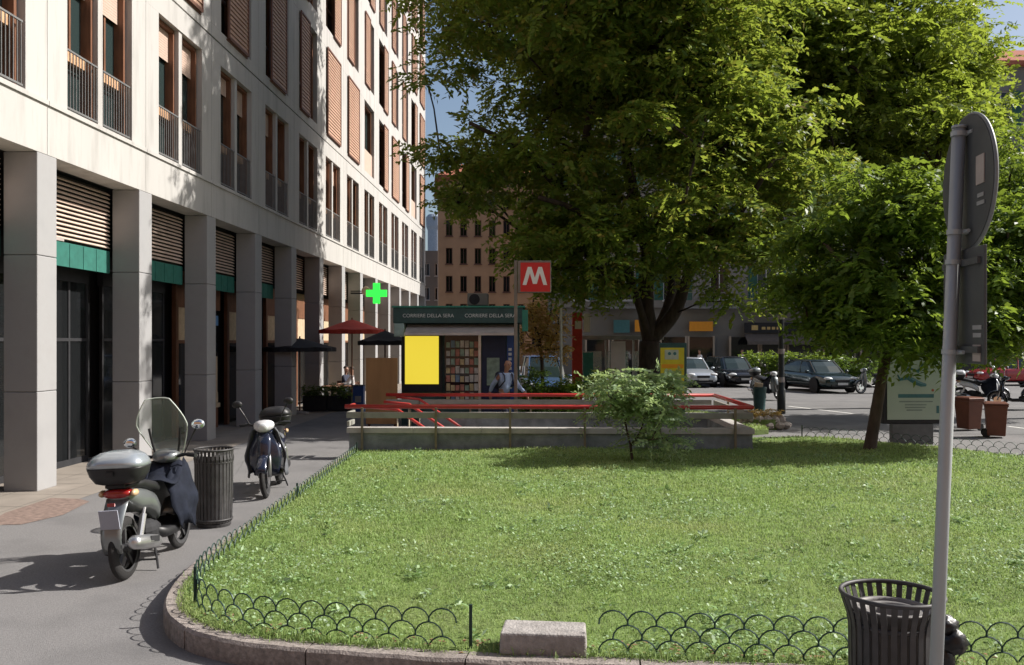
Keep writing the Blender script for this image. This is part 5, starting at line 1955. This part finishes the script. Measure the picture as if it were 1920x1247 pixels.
def person(label, loc, rz, shirt, trouser, sit=False, lean=.0, backpack=False, hair=True, swing=.3):
    t = thing("person", label, "person", loc, rz, "people in the square")
    hz = .92 if not sit else .52
    fx = math.sin(lean)
    sp = lambda u: (fx * u, 0, hz + u * math.cos(lean))       # up the spine
    P, Ed = [], []
    def add(p, r, link=None):
        P.append((p[0], p[1], p[2], r))
        if link is not None:
            Ed.append((link, len(P) - 1))
        return len(P) - 1
    pel = add((0, 0, hz), (.10, .15))
    wai = add(sp(.20), (.085, .125), pel)
    che = add(sp(.42), (.10, .16), wai)
    nb = add(sp(.54), (.05, .06), che)
    nk = add(sp(.60), (.048, .05), nb)
    hd0 = add((sp(.66)[0] + .02, 0, sp(.66)[2]), (.068, .06), nk)
    hd1 = add((sp(.74)[0] + .02, 0, sp(.74)[2]), (.092, .075), hd0)
    hd2 = add((sp(.82)[0] + .015, 0, sp(.82)[2]), (.085, .07), hd1)
    hd3 = add((sp(.86)[0] + .01, 0, sp(.86)[2]), (.045, .04), hd2)
    nose = add((hd1 and P[hd1][0] + .105, 0, P[hd1][2] + .0), .014, hd1)
    arms, legs = [], []
    for s in (-1, 1):
        a0 = sp(.50)
        sw = swing * s
        sh = add((a0[0], s * .17, a0[2] - .01), .055, che)
        if sit:
            el = add((a0[0] + .16, s * .24, a0[2] - .24), .042, sh)
            wr = add((a0[0] + .38, s * .16, a0[2] - .26), .03, el)
            hd = (.08, -s * .02, 0)
        else:
            el = add((a0[0] + sw * .45 - .03, s * .24, a0[2] - .27), .042, sh)
            wr = add((a0[0] + sw * 1.0 + .08, s * .25, a0[2] - .49), .03, el)
            hd = (.035, 0, -.075)
        w_ = P[wr]
        pm = add((w_[0] + hd[0], w_[1] + hd[1], w_[2] + hd[2]), (.022, .036), wr)
        p_ = P[pm]
        nx = Vector(hd).normalized()
        for k, fl in enumerate((.062, .07, .066, .052)):
            off = Vector((.012 * (k - 1.5), 0, .022 * (1.5 - k))) if not sit else Vector((0, .022 * (1.5 - k), 0))
            if not sit:
                off = Vector((.021 * (1.5 - k), 0, 0))
            b1 = add(tuple(Vector(p_[:3]) + nx * .035 + off), .0095, pm)
            b2 = add(tuple(Vector(p_[:3]) + nx * (.035 + fl * .6) + off + Vector((0, -s * .008, -.004))), .0085, b1)
            add(tuple(Vector(p_[:3]) + nx * (.03 + fl) + off + Vector((0, -s * .02, -.008))), .007, b2)
        th = add((p_[0] + .035, p_[1] - s * .01, p_[2] + .02), .011, pm)
        add((p_[0] + .055, p_[1] - s * .018, p_[2] - .012), .009, th)
        arms.append((sh, el, wr))
        hp = add((0, s * .09, hz - .06), .085, pel)
        if sit:
            kn = add((.42, s * .12, hz - .02), .058, hp)
            an = add((.40, s * .12, .09), .038, kn)
        else:
            st = -s * swing * .9
            kn = add((st * .45 + .05, s * .10, .50), .058, hp)
            an = add((st * .85, s * .10, .10 if st > 0 else .13), .038, kn)
        ft = add((P[an][0] + .15, P[an][1], .035 if P[an][2] < .12 else .05), .03, an)
        legs.append((hp, kn, an, ft))
    skin_mesh("body", P, Ed, m_skin, t)
    gr = lambda r, k=1.0, a=.014: (tuple(q * k + a for q in r) if isinstance(r, tuple) else r * k + a)
    # shirt
    Q, E2, mp = [], [], {}
    def q(i, k=1., a=.016, link=None):
        p = P[i]
        Q.append((p[0], p[1], p[2], gr(p[3], k, a)))
        mp[i] = len(Q) - 1
        if link is not None:
            E2.append((mp[link], mp[i]))
    q(pel, 1.0, .018); q(wai, 1.08, .022, pel); q(che, 1.05, .02, wai); q(nb, 1., .012, che)
    for sh, el, wr in arms:
        q(sh, 1.0, .02, che); q(el, 1.0, .018, sh)
        p0, p1 = Vector(P[el][:3]), Vector(P[wr][:3])
        c = p0.lerp(p1, .75)
        Q.append((c.x, c.y, c.z, .045)); E2.append((mp[el], len(Q) - 1))
    skin_mesh("shirt", Q, E2, shirt, t)
    Q, E2, mp = [], [], {}
    q(pel, 1.02, .012)
    for hp, kn, an, ft in legs:
        q(hp, 1.0, .016, pel); q(kn, 1.0, .018, hp); q(an, 1.05, .018, kn)
    skin_mesh("trousers", Q, E2, trouser, t)
    for hp, kn, an, ft in legs:
        a_, f_ = P[an], P[ft]
        skin_mesh("shoe", [(a_[0] - .03, a_[1], a_[2] - .045, .045), (f_[0] - .05, f_[1], f_[2] + .01, .042), (f_[0] + .03, f_[1], f_[2], .034)], [(0, 1), (1, 2)], m_blk, t, 1)
    h = P[hd1]
    for s in (-1, 1):
        ey = MB(); ey.ell((h[0] + .082, s * .032, h[2] + .025), (.012, .014, .009), 8, 6)
        ey.build("eye", m_blk, t)
    mo = MB(); mo.ell((h[0] + .078, 0, h[2] - .055), (.012, .025, .006), 8, 4); mo.build("mouth", m_terra, t)
    for s in (-1, 1):
        er = MB(); er.ell((h[0] + .0, s * .08, h[2] + .01), (.022, .012, .032), 8, 6)
        er.build("ear", m_skin, t, smooth=True)
    if hair:
        b = MB()
        rows = []
        for k in range(7):
            a = R(90 - 15 * k)
            rr_ = []
            for j in range(14):
                f = 2 * math.pi * j / 14
                el_ = a if not (abs(((f + math.pi) % (2 * math.pi)) - math.pi) < 1.0 and k > 3) else R(90 - 15 * 3.6)
                rr_.append((h[0] - .005 + .104 * math.cos(el_) * math.cos(f), .088 * math.cos(el_) * math.sin(f), h[2] + .045 + .098 * math.sin(el_)))
            rows.append(rr_ + [rr_[0]])
        b.grid(rows)
        b.build("hair", m_hair, t, smooth=True, solid=.012)
    if backpack:
        b = MB()
        c = sp(.34)
        b.loft([ringz(z, c[0] - .19, 0, rx, ry, 14, 3) for z, rx, ry in ((c[2] - .22, .05, .10), (c[2] - .18, .085, .14), (c[2] + .05, .095, .15), (c[2] + .19, .07, .13), (c[2] + .23, .03, .07))])
        b.build("backpack", m_jean, t, smooth=True)
        for s in (-1, 1):
            a0 = sp(.50)
            b = MB(); b.tube([(a0[0] - .13, s * .10, a0[2]), (a0[0] - .02, s * .115, a0[2] + .07), (a0[0] + .10, s * .115, a0[2] - .01), (a0[0] + .125, s * .12, a0[2] - .15), (a0[0] + .05, s * .19, a0[2] - .28), (a0[0] - .12, s * .12, a0[2] - .32)], .019, 6)
            b.build("backpack_strap", m_jean, t, smooth=True)
    return t
x, y = D(944, 22.9)
person("balding man in pale blue shirt with dark backpack walking past the kiosk", (x, y, 0), R(-50), m_shirt, m_jean, lean=.2, backpack=True, hair=False, swing=.40).scale = (1.04, 1.12, 1.03)
x, y = D(660, 32.2)
person("seated person in white shirt at the cafe terrace", (x, y, 0), R(200), m_shirtw, m_jean, sit=True)
x, y = D(648, 33.0)
person("seated person in dark top at the cafe terrace", (x, y, 0), R(-20), m_jean, m_jean, sit=True)
x, y = D(1312, 56)
person("standing person in pale shirt before the orange shop sign", (x, y, 0), R(200), m_shirtw, m_jean, swing=.05)
x, y = D(1391, 56.5)
person("standing person in white top before the dark shop entrance", (x, y, 0), R(-70), m_shirtw, m_jean, swing=.1)
# cafe chairs for the two seated people
for i, (pxx, cz_, rz_) in enumerate(((660, 32.2, 200), (648, 33.0, -20))):
    x, y = D(pxx, cz_)
    t = thing("cafe_chair", ["dark cafe chair under the seated person in white", "dark cafe chair under the seated person in dark top"][i], "chair", (x, y, 0), R(rz_), "cafe chairs")
    b = MB(); b.box(-.2, .24, -.2, .2, .40, .435); b.build("seat", m_wood, t)
    b = MB(); b.box(-.24, -.205, -.2, .2, .45, .85); b.build("backrest", m_wood, t)
    for sx in (-.19, .21):
        for sy in (-.18, .18):
            b = MB(); b.tube([(sx, sy, 0), (sx, sy, .397)], .014, 6); b.build("leg", m_blkm, t)

# ================================================================== BACKGROUND BUILDINGS
def facade_building(name, label, cat, loc, rz, W, H, Dp, wall, floors, zg, pitch, ww, wh, shut=None, roofm=None, off=1.5, blank=(), sill=True, gr=None, fr=None):
    """front face on local y=0 looking to -y"""
    t = thing(name, label, cat, loc, rz, gr)
    b = MB()
    n = int((W - off) / pitch)
    zz = [zg + i * (H - zg - .6) / floors for i in range(floors)]
    fh = (H - zg - .6) / floors
    xs_ = [off + i * pitch for i in range(n)]
    # piers and bands
    zprev = zg
    b.box(0, W, .3, Dp, 0, H)
    for z in zz:
        b.box(0, W, 0, .3, zprev, z + .5)
        xa = 0
        for x in xs_:
            b.box(xa, x, 0, .3, z + .5, z + .5 + wh)
            xa = x + ww
        b.box(xa, W, 0, .3, z + .5, z + .5 + wh)
        zprev = z + .5 + wh
    b.box(0, W, 0, .3, zprev, H)
    b.build("wall", wall, t)
    f = MB()
    f.box(0, .07, .16, .24, 0, wh); f.box(ww - .07, ww, .16, .24, 0, wh); f.box(.07, ww - .07, .16, .24, 0, .07); f.box(.07, ww - .07, .16, .24, wh - .07, wh); f.box(ww / 2 - .03, ww / 2 + .03, .16, .24, .07, wh - .07)
    if sill:
        f.box(-.08, ww + .08, -.10, .0 - .003, -.09, -.01)
    fm = f.mesh("window", fr or m_bpale)
    p_ = MB(); p_.box(.07, ww - .07, .20, .21, .07, wh - .07)
    pm = p_.mesh("pane", m_glassd)
    s_ = None
    if shut:
        s2 = MB()
        for k in range(12):
            s2.obox((0, -.04, (k + .5) * wh / 12), (ww * .46, .02, wh / 12 * 1.05), (R(20), 0, 0))
        s_ = s2.mesh("shutter", shut)
    gq = random.Random(int(W * 7))
    cnt = 0
    for z in zz:
        for x in xs_:
            if cnt >= 95:
                break
            cnt += 1
            o = ob("window", fm, t, (x, 0, z + .5))
            ob("pane", pm, o)
            if s_ and gq.random() < .8:
                ob("shutter", s_, o, (-ww * .25, 0, 0))
                ob("shutter", s_, o, (ww * 1.25, 0, 0))
    if roofm:
        b = MB()
        b.box(-.35, W + .35, -.45, Dp + .3, H + .003, H + .30)
        b.loft([[(-.3, -.4, H + .304), (W + .3, -.4, H + .304), (W + .3, Dp, H + .304), (-.3, Dp, H + .304)], [(2.2, 2.6, H + 1.9), (W - 2.2, 2.6, H + 1.9), (W - 2.2, Dp - 2, H + 1.9), (2.2, Dp - 2, H + 1.9)]])
        b.build("roof", roofm, t)
    return t
# street building behind the trees, its shops at ground level
YS = 61.0
sx0, sy0 = D(1040, YS)
t = facade_building("street_building", "long grey building with shops across the street behind the trees", "building", (sx0, sy0, 0), PSI, 37.0, 21.0, 12, m_bgrey, 4, 4.6, 3.2, 1.3, 2.4, m_gshut, m_terra, 1.0)
q = YS / F_PX
lx = lambda px_: (px_ - 1040) * q
SB = t
def shopf(px0, px1, pyt, mat, name, d=-.02, pyb=None, dep=.04):
    b = MB(); b.box(lx(px0), lx(px1), d - dep, d, ZZ(pyb, YS) if pyb else .1, ZZ(pyt, YS))
    return b.build(name, mat, SB)
for a, c in ((1100, 1140), (1150, 1196), (1240, 1284), (1292, 1336), (1370, 1420), (1428, 1470), (1478, 1530), (1545, 1600), (1615, 1670), (1690, 1760), (1780, 1850)):
    o = shopf(a, c, 632, m_glassd, "shop_window")
    for u in (lx(a) - .12, lx(c)):
        b = MB(); b.box(u, u + .12, -.14, -.003, .05, ZZ(630, YS)); b.build("frame", m_bcream, o)
shopf(1292, 1336, 603, m_orange, "orange_sign", -.05, 621, .1)
o = shopf(1395, 1510, 605, m_blkm, "shop_sign", -.05, 624, .1)
b = MB()
for k, (u0, u1) in enumerate(((1408, 1420), (1427, 1434), (1437, 1443), (1446, 1452), (1455, 1458))):
    b.box(lx(u0), lx(u1), -.165, -.152, ZZ(619 - (k > 0), YS), ZZ(610 + (k > 0) * 3, YS))
b.build("gold_marks", m_gold, o)
shopf(1190, 1230, 600, m_orange, "amber_sign", -.05, 622, .1)
shopf(1150, 1180, 600, m_teal, "dark_sign", -.05, 624, .1)
for a, c, m_ in ((1395, 1520, m_awnd), (1530, 1600, m_awnd)):
    b = MB(); b.add([(lx(a), -.05, ZZ(626, YS)), (lx(c), -.05, ZZ(626, YS)), (lx(c) + .1, -1.3, ZZ(640, YS)), (lx(a) - .1, -1.3, ZZ(640, YS)), (lx(c) + .1, -1.3, ZZ(646, YS)), (lx(a) - .1, -1.3, ZZ(646, YS))], [(0, 1, 2, 3), (3, 2, 4, 5)])
    b.build("shop_awning", m_, SB, solid=.03)
# first-floor balconies
bm_ = MB()
bm_.box(0, 3.6, -.9, -.003, 4.5, 4.64)
for i in range(25):
    bm_.box(.03 + i * .148, .05 + i * .148, -.87, -.85, 4.64, 5.55)
bm_.box(0, 3.6, -.89, -.84, 5.55, 5.6)
BALC = bm_.mesh("balcony", m_rail)
for a in (1100, 1280, 1400, 1520, 1700):
    ob("balcony", BALC, SB, (lx(a), 0, 0))
# brown corner block beyond the kiosk
x, y = D(822, 84)
facade_building("brown_building", "brown rendered apartment block with rows of small windows beyond the kiosk", "building", (x, y, 0), R(7), 22.0, ZZ(335, 84), 12, m_bbrown, 6, 1.2, 1.35, .62, 1.5, None, m_terra, .7, fr=m_shutd)
x, y = D(790, 100)
facade_building("pale_house", "low grey house in the gap between the arcade building and the brown block", "building", (x, y, 0), R(6), 3.4, ZZ(470, 100), 10, m_bgrey, 4, 1.0, 1.2, .6, 1.4, None, None, .3)
x, y = D(803, 150)
t = thing("water_tower", "far off pale blue grey round tower above the gap beside the arcade building", "tower", (x + 1.2, y, 0))
b = MB(); b.lathe([(1.3, 0), (1.3, ZZ(432, 150)), (1.55, ZZ(425, 150)), (1.6, ZZ(408, 150)), (1.2, ZZ(403, 150)), (.2, ZZ(400, 150))], 20); b.build("drum", M("hazy_blue_grey", (.30, .35, .42), .9), t)
x, y = D(1855, 75)
facade_building("tall_block", "upper storeys of a tall block with terracotta cornice at the top right corner", "building", (x, y, 0), PSI, 22, ZZ(118, 75), 12, m_bpale, 6, 3.0, 3.2, 1.5, 2.0, None, m_terra, .8)

# unseen block of flats added behind the viewpoint to cut skylight and deepen shade
facade_building("unseen_shade_block", "unseen brown apartment block added behind the viewpoint to darken the shade", "building", (34, -17, 0), R(180), 66, 21, 10, m_bbrown, 5, 4.0, 4.4, 1.4, 2.0, None, m_terra, 1.0)
